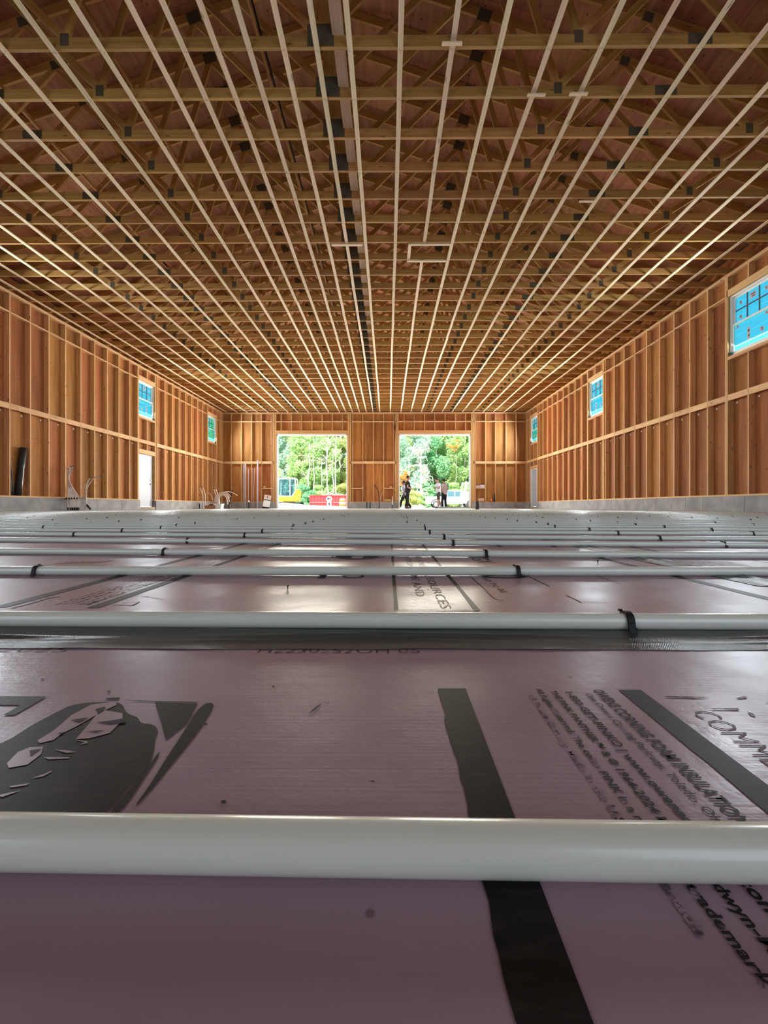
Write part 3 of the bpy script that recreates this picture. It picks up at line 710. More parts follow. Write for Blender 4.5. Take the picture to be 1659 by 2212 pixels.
# ------------------------------------------------------------------ grey woven seam tape
def tape(name, label, x0, x1, y0, y1, nx, ny, folds, along='x'):
    vs = []; rr = random.Random(3)
    ph = [(rr.uniform(0, 6), rr.uniform(3, 9)) for _ in folds]
    for i in range(nx + 1):
        for j in range(ny + 1):
            u, v = i / nx, j / ny; x = x0 + (x1 - x0) * u; yy = y0 + (y1 - y0) * v; z = 0.0008
            lx, lv = (x, v) if along == 'x' else (yy, u)
            for (pv, wd, h), (p, f) in zip(folds, ph):
                c = pv + 0.05 * math.sin(f * lx + p) + 0.02 * math.sin(3.1 * f * lx); z += h * (0.6 + 0.4 * math.sin(2.3 * f * lx + p)) * math.exp(-((lv - c) / wd) ** 2)
            z += 0.0004 * math.sin(40 * x + 9 * yy) * math.sin(23 * x - 60 * yy)
            if along == 'x' and j in (0, ny): yy += 0.0012 * math.sin(31 * x) * math.sin(13 * x + 1)
            vs.append((x, yy, max(z, 0.0004)))
    fs = [(i * (ny + 1) + j, (i + 1) * (ny + 1) + j, (i + 1) * (ny + 1) + j + 1, i * (ny + 1) + j + 1) for i in range(nx) for j in range(ny)]
    return tag(link(name, mesh_of(name, vs, fs, M_TAPE, True)), label, 'tape')
tape('seam_tape', 'long grey woven tape over the board seam before the second tube', -1.6, 1.6, 0.3445, 0.4035, 260, 30, [(0.52, 0.05, 0.0036), (0.30, 0.04, 0.0018), (0.88, 0.05, 0.0022)])
tape('seam_tape', 'crumpled shiny tape running away between tubes near the right edge', 0.555, 0.625, 0.62, 1.60, 24, 120, [(0.3, 0.12, 0.004), (0.7, 0.1, 0.004)], 'y')
# ------------------------------------------------------------------ printing on the foam boards
ZI = 0.0004
_zi = [0]
def chaikin(p, n=2):
    for _ in range(n): p = [q for a, b in zip(p, p[1:] + p[:1]) for q in ((a[0] * .75 + b[0] * .25, a[1] * .75 + b[1] * .25), (a[0] * .25 + b[0] * .75, a[1] * .25 + b[1] * .75))]
    return p
def ink(name, polys, mat=M_INK, z=None, floor_px=True):
    vs = []; fs = []
    if name == 'printed_emblem' and floor_px: polys = [chaikin(p, 2) if len(p) > 5 else p for p in polys]
    _zi[0] += 1; zz = ZI + 0.00001 * (_zi[0] % 25) if z is None else z
    for p in polys:
        k = len(vs); q = [P(*a) for a in p] if floor_px else p
        vs += [(a, b, zz) for a, b in q]; fs.append(tuple(range(k, k + len(q))))
    cx = sum(v[0] for v in vs) / len(vs); cy = sum(v[1] for v in vs) / len(vs)
    bd = board_at(cx, cy) or floor
    me = mesh_of(name, vs, fs, mat); bm = bmesh.new(); bm.from_mesh(me)
    bmesh.ops.triangulate(bm, faces=bm.faces[:]); bmesh.ops.recalc_face_normals(bm, faces=bm.faces[:])
    for f in bm.faces:
        if f.normal.z < 0: f.normal_flip()
    bm.to_mesh(me); bm.free()
    o = link(name, me); par(o, bd); return o
def par(o, bd):
    o.parent = bd; o.matrix_parent_inverse = Matrix.Translation(-Vector(bd.location))
def stripe(x, w_, d0, d1, tilt=0.0, jag=0.0, mat=M_INK, name='printed_bar', n=40):
    r = random.Random(int(x * 1e4)); L, R = [], []; j = 0
    for i in range(n + 1):
        d = d0 + (d1 - d0) * i / n; j = 0.72 * j + r.uniform(-jag, jag); c = x + tilt * (d - 0.155)
        L.append((c - w_ / 2 - j, d)); R.append((c + w_ / 2, d))
    vs = L + R; k = n + 1
    me = mesh_of(name, [(a, b, ZI) for a, b in vs], [(i, i + k, i + k + 1, i + 1) for i in range(n)], mat)
    for p in me.polygons:
        if p.normal.z < 0: p.flip()
    o = link(name, me); par(o, board_at(x, (d0 + d1) / 2) or floor); return o
def text(s, x, d0, pitch, cap, mat=M_INK, tilt=0.0, bold=0.0, rz=-pi / 2, name='printed_text', at_x=None):
    cu = bpy.data.curves.new('t', 'FONT'); cu.body = s; cu.size = 1.0; cu.offset = bold; cu.resolution_u = 2
    t = bpy.data.objects.new('t', cu); COL.objects.link(t); dg = bpy.context.evaluated_depsgraph_get()
    me = bpy.data.meshes.new_from_object(t.evaluated_get(dg)); bpy.data.objects.remove(t); bpy.data.curves.remove(cu)
    co = np.empty(len(me.vertices) * 3); me.vertices.foreach_get('co', co); co = co.reshape(-1, 3)
    L = co[:, 0].max(); sx_ = pitch * len(s) / L; sy_ = cap / 0.69
    u, v = co[:, 0] * sx_, co[:, 1] * sy_
    if rz: X = x + v + tilt * (d0 - u - 0.155); Y = d0 - u
    else: X = x + u; Y = d0 + v
    nw = np.stack([X, Y, np.full_like(X, ZI)], 1); me.vertices.foreach_set('co', nw.ravel()); me.materials.clear(); me.materials.append(mat); me.name = name; me.update()
    o = link(name, me); par(o, board_at(float(X.mean()), float(Y.mean())) or floor); return o
# near board
T = 0.02
stripe(0.0400, 0.0176, 0.07, 0.271, T, 0.0006); stripe(0.1555, 0.0145, 0.07, 0.270, T, 0.0002)
text('OWENS CORNING FOAM INSULATION, LLC', 0.1312, 0.270, 0.00378, 0.0066, M_INK, T, 0.026)
text('One Owens Corning Parkway, Toledo, OH 43659', 0.1237, 0.2645, 0.00292, 0.0042, M_INKF, T, 0.008)
text('1-800-GET-PINK\u00ae | www.owenscorning.com', 0.1122, 0.268, 0.0039, 0.0045, M_INK, T, 0.026)
text('THE PINK PANTHER\u2122 & \u00a9 1964-2024 Metro-Goldwyn-Mayer', 0.1030, 0.2685, 0.00333, 0.0038, M_INK, T, 0.026)
text('All Rights Reserved. The color PINK is a registered trademark', 0.0945, 0.271, 0.00276, 0.0036, M_INKF, T, 0.026)
text('of Owens Corning. Made in the U.S.A. or Canada', 0.0868, 0.262, 0.0032, 0.0036, M_INKVF, T, 0.026)
text('COMMERCIAL', 0.1745, 0.243, 0.0092, 0.0140, M_INKF, T, -0.012)
ink('pen_mark', [[(1585, 1507), (1604, 1503), (1612, 1506), (1596, 1509)], [(1610, 1536), (1624, 1541), (1628, 1547), (1618, 1545)], [(1648, 1516), (1659, 1518), (1659, 1521)]], M_INKF)
text('2025', -0.325, 0.3372, 0.0145, 0.012, M_INKF, rz=0, bold=-0.016); text('H2230552OH 06', -0.109, 0.3360, 0.0104, 0.0125, M_INKF, rz=0, bold=-0.016)
MAIN = [(-150, 1650), (0, 1613), (60, 1573), (105, 1549), (145, 1528), (181, 1521), (235, 1519), (262, 1522), (271, 1545), (297, 1552), (301, 1566), (328, 1567), (342, 1580), (333, 1600), (331, 1631), (313, 1667),
        (271, 1712), (241, 1748), (229, 1760), (181, 1767), (120, 1768), (60, 1760), (0, 1757), (-160, 1762)]
ink('printed_emblem', [MAIN], M_INK)
ink('printed_emblem', [[(468, 1519), (437, 1570), (407, 1610), (362, 1664), (331, 1703), (294, 1745), (290, 1744), (322, 1700), (352, 1650), (392, 1590), (432, 1523)],
                       [(333, 1519), (426, 1522), (402, 1566), (357, 1602), (346, 1560)], [(345, 1622), (318, 1660), (296, 1690), (256, 1735), (232, 1765), (240, 1768), (266, 1750), (300, 1700), (325, 1662), (340, 1640)],
                       [(226, 1511), (258, 1509), (254, 1514), (228, 1514)], [(266, 1515), (335, 1517), (425, 1519), (425, 1521), (300, 1518)]], M_INK)
GAP = plain('bare pink foam', FOAM_CLEAN, 0.34)
ink('unprinted_gap', [[(215, 1537), (262, 1545), (263, 1560), (235, 1588), (190, 1600), (160, 1602), (178, 1582), (196, 1560)], [(195, 1526), (249, 1519), (249, 1527), (215, 1543), (190, 1558), (162, 1574), (130, 1590), (112, 1604), (82, 1611), (77, 1605), (108, 1586), (128, 1570), (150, 1550)],
                      [(60, 1620), (90, 1618), (85, 1635), (55, 1658), (15, 1665), (10, 1655), (35, 1630)], [(157, 1603), (185, 1606), (188, 1610), (168, 1614), (180, 1609)], [(115, 1625), (140, 1626), (163, 1630), (140, 1632)],
                      [(90, 1641), (145, 1641), (146, 1644), (100, 1646)], [(65, 1687), (95, 1677), (108, 1670), (107, 1674), (88, 1684)], [(15, 1705), (60, 1698), (52, 1703), (20, 1708)], [(-10, 1725), (40, 1714), (0, 1729)]], GAP, ZI + 0.0003)
ink('printed_emblem', [[(203, 1537), (222, 1532), (226, 1534), (212, 1546)], [(150, 1561), (188, 1555), (170, 1566)], [(205, 1566), (238, 1562), (270, 1556), (268, 1566), (236, 1570)], [(180, 1586), (225, 1583), (205, 1588)], [(60, 1628), (86, 1624), (62, 1640)], [(120, 1590), (138, 1587), (128, 1592)]], M_INK, ZI + 0.0006)
for q in ((482, 1736, 6, 4), (590, 1485, 3, 2), (805, 1690, 5, 1.5), (443, 1567, 5, 2), (88, 1470, 3, 2), (233, 1496, 4, 2), (480, 1745, 3, 2)):
    ink('dent_mark', [[(q[0] + q[2] * math.cos(a), q[1] + q[3] * math.sin(a)) for a in [2 * pi * k / 10 for k in range(10)]]], M_INKF)
ink('dent_mark', [[(666, 1544), (676, 1534), (692, 1522), (694, 1523), (680, 1536), (672, 1541)], [(704, 1522), (713, 1517), (708, 1522)]], M_INK)
ink('printed_bar', [[(-40, 1508), (97, 1508), (60, 1530), (26, 1549), (2, 1549), (40, 1527), (-40, 1527)]], M_INK)
ink('pen_mark', [[(1435, 1504), (1480, 1504), (1530, 1506), (1500, 1508), (1438, 1506)], [(1528, 1530), (1590, 1529), (1594, 1533), (1540, 1532)]], M_INKF)
# second row of boards
B2 = 0.376
stripe(-0.4615, 0.0175, 0.485, 1.40, 0.0, 0.0007); stripe(-0.3485, 0.0150, 0.484, 1.40, 0.0, 0.0004)
for o_, s_, cap, m_ in ((0.0912, 'OWENS CORNING FOAM INSULATION, LLC OWENS CORNING FOAM', 0.0066, M_INK), (0.0837, 'One Owens Corning Parkway, Toledo, OH 43659  One Owens Corning', 0.0042, M_INKF), (0.0722, '1-800-GET-PINK\u00ae | www.owenscorning.com  1-800-GET-PINK', 0.0045, M_INK),
                       (0.0630, 'PINK PANTHER\u2122 & \u00a9 1964-2024 Metro-Goldwyn-Mayer  All Rights', 0.0038, M_INKF), (0.0545, 'Reserved. The color PINK is a registered trademark of Owens', 0.0036, M_INKF)):
    text(s_, -0.4615 + o_, 1.38, 0.88 / len(s_), cap, m_, 0.0, 0.012)
stripe(0.0085, 0.0050, 0.478, 1.30, 0.003, 0.0004); stripe(0.1010, 0.0062, 0.475, 1.30, 0.007, 0.0007)
ink('printed_bar', [[(0.006, 1.29), (0.106, 1.29), (0.106, 1.33), (0.006, 1.33)]], M_INK, floor_px=False); ink('printed_bar', [[(0.006, 0.4745), (0.104, 0.4735), (0.104, 0.4765), (0.006, 0.4765)]], M_INKVF, floor_px=False)
text('KEEP AWAY FROM FLAME AND', 0.0365, 1.20, 0.0270, 0.0125, M_INK, 0.004, -0.01); text('FIRE AND IGNITION SOURCES', 0.0612, 1.16, 0.0270, 0.0130, M_INK, 0.004, -0.01)
text('FOAM BOARD TO BE', 0.1585, 0.83, 0.0160, 0.0085, M_INK, 0.0, 0.0); text('NGX', 0.190, 1.02, 0.050, 0.040, M_INK, 0.0, 0.0)
def ring(cx, cy, r0, r1, n=36):
    o_ = [(cx + r1 * math.cos(2 * pi * k / n), cy + r1 * math.sin(2 * pi * k / n)) for k in range(n)]; i_ = [(cx + r0 * math.cos(2 * pi * k / n), cy + r0 * math.sin(2 * pi * k / n)) for k in range(n)]
    return [[o_[k], o_[(k + 1) % n], i_[(k + 1) % n], i_[k]] for k in range(n)]
for cx, cy, r in ((-0.0727, 0.985, 0.052), (-0.062, 1.44, 0.055)):
    ink('printed_circle', [[(cx + r * math.cos(2 * pi * k / 36), cy + r * math.sin(2 * pi * k / 36)) for k in range(36)]], M_INK, floor_px=False)
    ink('printed_circle', ring(cx, cy, r * 1.14, r * 1.19), M_INKF, floor_px=False)
    ink('unprinted_gap', [[(cx - 0.012, cy - 0.04), (cx + 0.014, cy - 0.04), (cx + 0.014, cy + 0.02), (cx - 0.012, cy + 0.02)]], GAP, ZI + 0.0005, False)
ink('printed_circle', ring(-0.0596, 0.707, 0.0145, 0.0185), M_INK, floor_px=False); ink('printed_bar', [[(-0.118, 0.685), (-0.106, 0.685), (-0.106, 0.74), (-0.118, 0.74)]], M_INK, floor_px=False)
ov = [(0.2 + 0.038 * math.cos(a), 0.705 + 0.017 * math.sin(a)) for a in [2 * pi * k / 30 for k in range(30)]]; iv = [(0.2 + 0.029 * math.cos(a), 0.705 + 0.009 * math.sin(a)) for a in [2 * pi * k / 30 for k in range(30)]]
ink('printed_circle', [[ov[k], ov[(k + 1) % 30], iv[(k + 1) % 30], iv[k]] for k in range(30)], M_INK, floor_px=False)
def stroke(pts, w_, mat=M_INK):
    q = [Vector(P(*p)) for p in pts]; polys = []
    for a, b in zip(q, q[1:]):
        n_ = Vector((-(b - a).y, (b - a).x)).normalized() * w_ / 2; polys.append([tuple(a - n_), tuple(b - n_), tuple(b + n_), tuple(a + n_)])
    ink('pen_mark', polys, mat, floor_px=False)
stroke([(1015, 1244), (1030, 1258), (1045, 1271), (1056, 1283), (1068, 1293), (1078, 1296), (1090, 1297)], 0.0016)
stroke([(1137, 1243), (1160, 1254), (1186, 1267)], 0.0018); stroke([(1222, 1286), (1240, 1294), (1255, 1302)], 0.0020); stroke([(1255, 1300), (1310, 1302)], 0.001, M_INKF); stroke([(1285, 1243), (1340, 1262)], 0.0015, M_INKF)
stroke([(20, 1316), (60, 1306), (100, 1294), (125, 1290)], 0.003, M_INKF)
stroke([(0, 1263), (40, 1255), (72, 1246)], 0.0012, M_INKF); stroke([(270, 1292), (300, 1289), (318, 1290), (350, 1296)], 0.0012, M_INKF); stroke([(262, 1305), (300, 1301), (285, 1309), (240, 1308)], 0.002, M_INKF)
stripe(0.4945, 0.0155, 0.47, 1.45, 0.0, 0.0004)
ink('printed_bar', [[(-1.05, 1.08), (-0.80, 1.12), (-0.78, 1.20), (-1.0, 1.17)], [(-0.76, 1.08), (-0.52, 1.15), (-0.5, 1.22), (-0.72, 1.16)], [(-0.7, 0.86), (-0.62, 0.88), (-0.60, 0.91), (-0.69, 0.89)]], M_INKVF, floor_px=False)
for x0, d0, d1 in ((0.335, 1.12, 1.3), (0.72, 1.1, 1.35)): stripe(x0, 0.014, d0, d1, 0.0, 0.001)
ink('printed_bar', [[(0.27, 1.12), (0.5, 1.10), (0.56, 1.2), (0.30, 1.22)], [(0.58, 0.83), (0.72, 0.80), (0.74, 0.90), (0.55, 0.92)]], M_INKVF, floor_px=False)
# dents and scraps on the near board
def thing(name, label, cat, loc=(0, 0, 0), rz=0.0, group=None): return tag(empty(name, loc, rz), label, cat, group)
def screw(px, py, label, s=1.0):
    x, d = P(px, py); t = thing('screw', label, 'screw', (x, d, 0), random.uniform(0, 6))
    m = MB(); m.lathe([(0.0008 * s, 0.0), (0.0016 * s, 0.002 * s), (0.0016 * s, 0.006 * s)], n=8); m.build('shank', M_BLACKD, t)
    m = MB(); m.lathe([(0.0016 * s, 0.006 * s), (0.0042 * s, 0.0085 * s), (0.0042 * s, 0.0095 * s)], n=10); m.build('screw_head', M_BLACKD, t)
screw(621, 1272, 'black screw standing in the pink board before the printed circle', 0.55); screw(1290, 1216, 'black screw head lying between the third and fourth tubes', 0.7); 
# ------------------------------------------------------------------ things along the walls
def W(px, py, d): return Vector(((px - 838) / 890 * d, d, EYE + (1094 - py) / 890 * d))
def curve_pts(pts, n=8):
    pts = [Vector(p) for p in pts]; out_ = []
    for i in range(len(pts) - 1):
        p0, p1, p2, p3 = pts[max(i - 1, 0)], pts[i], pts[i + 1], pts[min(i + 2, len(pts) - 1)]
        for k in range(n):
            t = k / n; out_.append(0.5 * ((2 * p1) + (p2 - p0) * t + (2 * p0 - 5 * p1 + 4 * p2 - p3) * t * t + (3 * p1 - p0 - 3 * p2 + p3) * t ** 3))
    return out_ + [pts[-1]]
def riser(label, pts, r=0.011, mat=M_TUBEW, group=None, tip=True, sleeve=0, name='riser_tube'):
    q = curve_pts(pts); base = q[0]; t = thing(name, label, 'tube', tuple(base), 0, group); q = [p - base for p in q]
    m = MB(); m.tube(q, r, 8); m.build('tube_body', mat, t, smooth=True)
    if tip:
        m = MB(); m.tube([q[-2] * 0.5 + q[-1] * 0.5, q[-1], q[-1] + (q[-1] - q[-2]).normalized() * 0.02], r * 1.15, 8); m.build('taped_tip', M_BLACKD, t)
    if sleeve:
        m = MB(); m.tube(q[:sleeve], r * 1.6, 8); m.build('bend_sleeve', M_BLACKD, t, smooth=True)
    return t
GA = 'white tubes of the tied bundle by the wall'
for k in range(10):
    u = k / 9; d = 12.15 + 0.25 * (k % 2)
    bot = W(146 + 23 * u - 2, 1101.2, d); bot.z = 0.0
    s1 = W(142.6 + 26 * u, 1083, d); s2 = W(143 + 25 * u, 1075, d); nk = W(143.5 + 4.5 * u, 1042, d + 0.05); nk2 = W(142.5 + 4.2 * u, 1025, d + 0.05)
    tp = W(142 + 15 * u, 1022 - (13 if k in (5, 7, 9, 4) else 7) - random.uniform(0, 4), d + 0.06)
    riser(f'white tube of the tied bundle by the stud wall, {ORD[k]} from the left', [bot, s1, s2, nk, nk2, tp], 0.0125, group=GA, sleeve=4)
t = thing('tie_bar', 'black bar tying the bundle of white tubes together low down', 'bar', tuple(W(155.5, 1077, 12.25)))
box(t, 'rail', (-0.19, -0.04, -0.02), (0.19, -0.02, 0.03), M_BLACKD); box(t, 'clamp', (-0.20, -0.04, -0.025), (-0.18, 0.25, 0.035), M_BLACKD); box(t, 'clamp', (0.18, -0.04, -0.025), (0.20, 0.25, 0.035), M_BLACKD)
GB = 'pair of bent white tubes'
riser('taller bent white tube arching over beside the bundle', [W(193, 1100.5, 13.0), W(185, 1090, 13.0), W(183, 1075, 13), W(184, 1058, 13), W(191, 1043, 13), W(203, 1031, 13), W(215, 1028, 13)], 0.017, group=GB, sleeve=9)
riser('shorter bent white tube with a dark taped tip beside the bundle', [W(191, 1101, 13.1), W(184, 1090, 13.1), W(181.5, 1075, 13.1), W(183, 1053, 13.1), W(187, 1040, 13.1), W(191, 1032, 13.1)], 0.017, group=GB)
# black drain tube and offcuts in the stud bay
def rod(name, label, cat, p0, p1, r, mat, n=16, extra=None):
    p0, p1 = Vector(p0), Vector(p1); t = thing(name, label, cat, tuple(p0)); d = p1 - p0; L = d.length; m = MB()
    if extra == 'corrugated':
        k = 40; m.tube([d * (i / k) for i in range(k + 1)], [r if i % 2 else r * 0.9 for i in range(k + 1)], n)
    else: m.tube([d * (i / 4) for i in range(5)], r, n)
    m.build('pipe_wall', mat, t, smooth=extra is None)
    m = MB(); m.tube([d, d * (1 + 0.004 / L)], r * 0.86, n); m.build('pipe_mouth', M_BLACK if mat is not M_WHITE else M_GREYPIPE, t)
    return t
rod('drain_pipe', 'fat black drain pipe leaning in the stud bay', 'pipe', (-9.735, 10.78, 0.41), (-9.715, 10.93, 1.68), 0.075, M_BLACKD, 20)
rod('drain_pipe', 'slim black pipe with a bright edge slanting against the stud', 'pipe', (-9.72, 10.63, 0.41), (-9.765, 10.54, 1.66), 0.022, M_BLACKD)
rod('drain_pipe', 'short black pipe offcut standing at the foot of the stud', 'pipe', (-9.72, 10.57, 0.41), (-9.73, 10.545, 0.93), 0.024, M_BLACKD)
rod('steel_rod', 'thin bright rod standing before the fat black drain pipe', 'rod', (-9.655, 10.80, 0.41), (-9.655, 10.90, 1.6), 0.007, M_CHROME, 8)
# corner group of tubes, box and tub
D = 21.0
GC = 'upright white tubes in the far corner'
for (a, b, lab) in (((437, 1082), (429.5, 1052), 'first upright white tube in the far corner, counting from the door'), ((442, 1082), (436.5, 1052), 'second upright white tube in the far corner, counting from the door'),
                    ((464, 1086), (460.5, 1056), 'third upright white tube in the far corner, counting from the door'), ((473, 1087), (464.5, 1056), 'fourth upright white tube in the far corner, counting from the door')):
    p = W(*a, D); q = W(*b, D); base = Vector((p.x, p.y, 0.0)); riser(lab, [base, p, (p + q) / 2 + Vector((0.06, 0, 0)), q], 0.022, group=GC)
GD = 'sagging white tubes spilling over in the far corner'
for k in range(9):
    u = k / 8; b = W(461 + 12 * u, 1088, D); b.z = 0.02 ; e = W(489 + 9 * (1 - u) + random.uniform(-3, 3) + (12 if k == 0 else 0), 1070 + 22 * u, D - 0.3)
    top = W(474 + 6 * u, 1064.5 + 4 * u + random.uniform(0, 1.5), D - 0.1)
    riser('white tube end arching over out of the tangle in the far corner', [b, b * 0.4 + top * 0.6 + Vector((-0.12, 0, 0.1)), top, (top + e) / 2 + Vector((0.05, 0, 0.12)), e], 0.017, group=GD, tip=False)
riser('thin white tube curling off alone in the far corner', [W(459, 1082, D), W(456, 1072, D), W(451, 1065, D), W(446, 1066, D)], 0.013, tip=False)
rod('drain_pipe', 'thick black pipe stub receiving the arching white tubes', 'pipe', W(494.5, 1098.8, 20.6), W(494.5, 1088.5, 20.6), 0.06, M_BLACKD)
rod('drain_pipe', 'slanted black pipe sticking up behind the arching white tubes', 'pipe', Vector((W(494, 1080, 22.5).x, 22.4, 0.0)), W(501.5, 1057.5, 22.9), 0.03, M_BLACKD)
for k, px in enumerate((417, 430)):
    rod('drain_pipe', ('black pipe stub at the foot of the wall beyond the side door, first of two', 'black pipe stub at the foot of the wall beyond the side door, second of two')[k], 'pipe', W(px, 1099, 20.4 + 0.4 * k), W(px, 1088, 20.4 + 0.4 * k), 0.03, M_BLACKD)
rod('drain_pipe', 'slim bluish grey pipe stub beside the cardboard box', 'pipe', W(435.5, 1098.5, 21), W(436.5, 1087, 21), 0.016, M_GREYPIPE)
def carton(label, lo, hi, mat, open_top=True):
    lo, hi = Vector(lo), Vector(hi); t = thing('cardboard_box', label, 'box', ((lo.x + hi.x) / 2, (lo.y + hi.y) / 2, lo.z)); h = (hi - lo) / 2; H = hi.z - lo.z; g = 0.012
    m = MB(); m.box((-h.x, -h.y, 0), (h.x, -h.y + g, H)).box((-h.x, h.y - g, 0), (h.x, h.y, H)).box((-h.x, -h.y + g, 0), (-h.x + g, h.y - g, H)).box((h.x - g, -h.y + g, 0), (h.x, h.y - g, H)).box((-h.x + g, -h.y + g, 0), (h.x - g, h.y - g, g)); m.build('carton_body', mat, t)
    m = MB(); m.bar((-h.x, -h.y, H), (-h.x, -h.y - 0.01, H + 0.001), 0.02, 0.002) if False else m.prism([(-h.x, 0), (h.x, 0), (h.x, 0.05), (-h.x, 0.05)], 0, 0.006, 'z'); m.build('flap', mat, t, (0, h.y - 0.02, H)).rotation_euler = (0.9, 0, 0)
    return t
p = W(441, 1099, D - 0.5); q = W(463, 1091.8, D - 0.5)
carton('brown cardboard box on the slab by the corner tubes', (p.x, p.y, 0), (q.x, p.y + 0.4, q.z), M_CARD)
for k, (px, py) in enumerate(((453, 1089.6), (457, 1089.8))):
    a = W(px, py + 2.5, D - 0.3); b = W(px + 1.5, py, D - 0.3); rod('pipe_fitting', ('larger black fitting lying in the cardboard box', 'smaller black fitting lying in the cardboard box')[k], 'fitting', a, b, 0.045 - 0.012 * k, M_BLACKD)
x0 = W(468, 1099, D - 0.5).x; t = thing('plastic_tub', 'pale square plastic tub beside the cardboard box', 'tub', (x0, D - 0.3, 0))
m = MB(); m.prism([(-0.17, 0), (0.17, 0), (0.20, 0.24), (-0.20, 0.24)], -0.16, 0.16, 'y'); m.build('tub_body', M_BUCKET, t); box(t, 'tub_rim', (-0.215, -0.18, 0.225), (0.215, 0.18, 0.25), M_VINYL)
# pipes standing against the far wall
def standing(px0, py0, px1, py1, r, mat, label, cap=False, d=23.92):
    a = W(px0, py0, d); a.z = -0.003; b = W(px1, py1, d + 0.06); rod('standing_pipe', label, 'pipe', a, b, r, mat, 12)
standing(528.5, 1098, 529.3, 1000.5, 0.040, M_GREYPIPE, 'tall grey pipe standing against the far wall, nearer the corner')
standing(555.5, 1098, 556.2, 994, 0.042, plain('pale lilac pipe', (0.60, 0.52, 0.58), 0.45), 'tallest pale lilac pipe standing against the far wall')
standing(546.5, 1088, 549, 1010, 0.022, M_PINKPIPE, 'thin pinkish pipe leaning by the tall lilac pipe')
standing(535.5, 1086, 536.5, 1013, 0.016, M_GREYPIPE, 'thin grey conduit beside the tall grey pipe, towards the doorway')
standing(524.5, 1086, 525.2, 1003, 0.018, M_GREYPIPE, 'thin grey conduit close beside the tall grey pipe, towards the corner')
standing(543.2, 1086, 544.3, 1011, 0.015, M_PINKPIPE, 'thinnest pinkish conduit against the far wall')
t = thing('pipe_stub', 'black pipe stub with a round white cap before the far wall', 'pipe', (W(536.8, 1098, 23.4).x, 23.4, -0.004))
m = MB(); m.lathe([(0.03, 0), (0.03, 0.36)], n=12); m.build('pipe_wall', M_BLACKD, t); m = MB(); m.lathe([(0.03, 0.36), (0.05, 0.37), (0.055, 0.42), (0.04, 0.46), (0.01, 0.48)], n=12); m.build('end_cap', M_WHITE, t, smooth=True)
a = W(573, 1097, 23.55); t = thing('leaning_carton', 'white flat carton with black bands leaning by the doorway', 'carton', (a.x, 23.55, 0.0)); t.rotation_euler = (-0.10, 0.15, 0)
box(t, 'lower_panel', (-0.19, 0, 0.10), (0.19, 0.07, 0.47), M_VINYL); box(t, 'bottom_band', (-0.19, 0.002, 0.0), (0.19, 0.068, 0.10), M_BLACK); box(t, 'middle_band', (-0.19, 0.002, 0.47), (0.19, 0.068, 0.52), M_BLACK)
up_ = box(t, 'upper_panel', (-0.19, 0, 0.52), (0.19, 0.07, 0.78), plain('pinkish card', (0.72, 0.58, 0.52), 0.7)); box(up_, 'printed_mark', (-0.03, -0.0365, -0.06), (0.03, -0.0355, 0.06), M_PRINT)
def block(name, label, px0, py0, px1, py1, d, dy, mat):
    a = W(px0, py1, d); b = W(px1, py0, d); t = thing(name, label, 'wood' if 'lumber' in name or 'block' in name else 'package', ((a.x + b.x) / 2, d + dy / 2, a.z))
    hx, H = (b.x - a.x) / 2, b.z - a.z; m = MB(); m.box((-hx, -dy / 2, 0), (hx, dy / 2, H)); m.build('main_piece', mat, t, bevel=min(0.02, H * 0.2))
    m = MB(); m.box((-hx * 0.7, -dy / 2 + 0.01, H), (hx * 0.85, dy / 2 - 0.01, H + 0.025)); m.build('top_piece', mat, t)
    return t
block('lumber_offcut', 'short lumber offcut on the shelf block beside the tall lilac pipe', 567.5, 1050.2, 572.5, 1055, 24.12, 0.1, M_BLOCK)
block('lumber_offcut', 'lumber offcuts on the sill plate of the middle wall bay', 830, 1079, 845, 1083, 24.05, 0.12, M_BEAM)
block('lumber_offcut', 'lumber offcut on the shelf block of the middle wall', 841, 1051, 847, 1054.2, 24.12, 0.1, M_BLOCK)
block('insulation_roll', 'smaller pale parcel on the shelf block beyond the second doorway', 1028, 1049.8, 1036.2, 1053.8, 24.05, 0.16, M_TEE_PINK)
block('insulation_roll', 'larger pale lilac parcel on the shelf block beyond the second doorway', 1036.6, 1048.4, 1047.3, 1053.8, 24.05, 0.16, plain('lilac wrap', (0.62, 0.50, 0.60), 0.5))
block('lumber_offcut', 'pinkish wood block on the sill plate beyond the second doorway', 1033, 1077, 1046, 1083, 24.02, 0.14, plain('pinkish wood', (0.62, 0.36, 0.24), 0.8))
a = W(1061, 1083, 24.1); t = thing('orange_jug', 'small orange jug on the sill plate of the far wall', 'jug', tuple(a)); m = MB(); m.lathe([(0.05, 0), (0.06, 0.02), (0.06, 0.09), (0.03, 0.15), (0.02, 0.16), (0.02, 0.19)], n=12); m.build('jug_body', M_ORANGE, t, smooth=True); m = MB(); m.lathe([(0.024, 0.19), (0.024, 0.215)], n=10); m.build('cap', M_ORANGE, t)
a = W(1067.5, 1083, 24.12); t = thing('rubber_cone', 'narrow black cone beside the orange jug', 'cone', tuple(a)); m = MB(); m.lathe([(0.055, 0.02), (0.045, 0.2), (0.022, 0.46), (0.018, 0.48)], n=14); m.build('cone_body', M_BLACKD, t, smooth=True); box(t, 'base', (-0.065, -0.06, 0), (0.065, 0.06, 0.02), M_BLACKD)
rod('drain_pipe', 'wide dark drain stub standing in the floor before the second doorway', 'pipe', (W(1030.6, 1100, 15.4).x, 15.4, 0.0), (W(1030.6, 1083, 15.4).x, 15.4, 0.31), 0.068, plain('dark green plastic', (0.03, 0.035, 0.03), 0.6), 20)
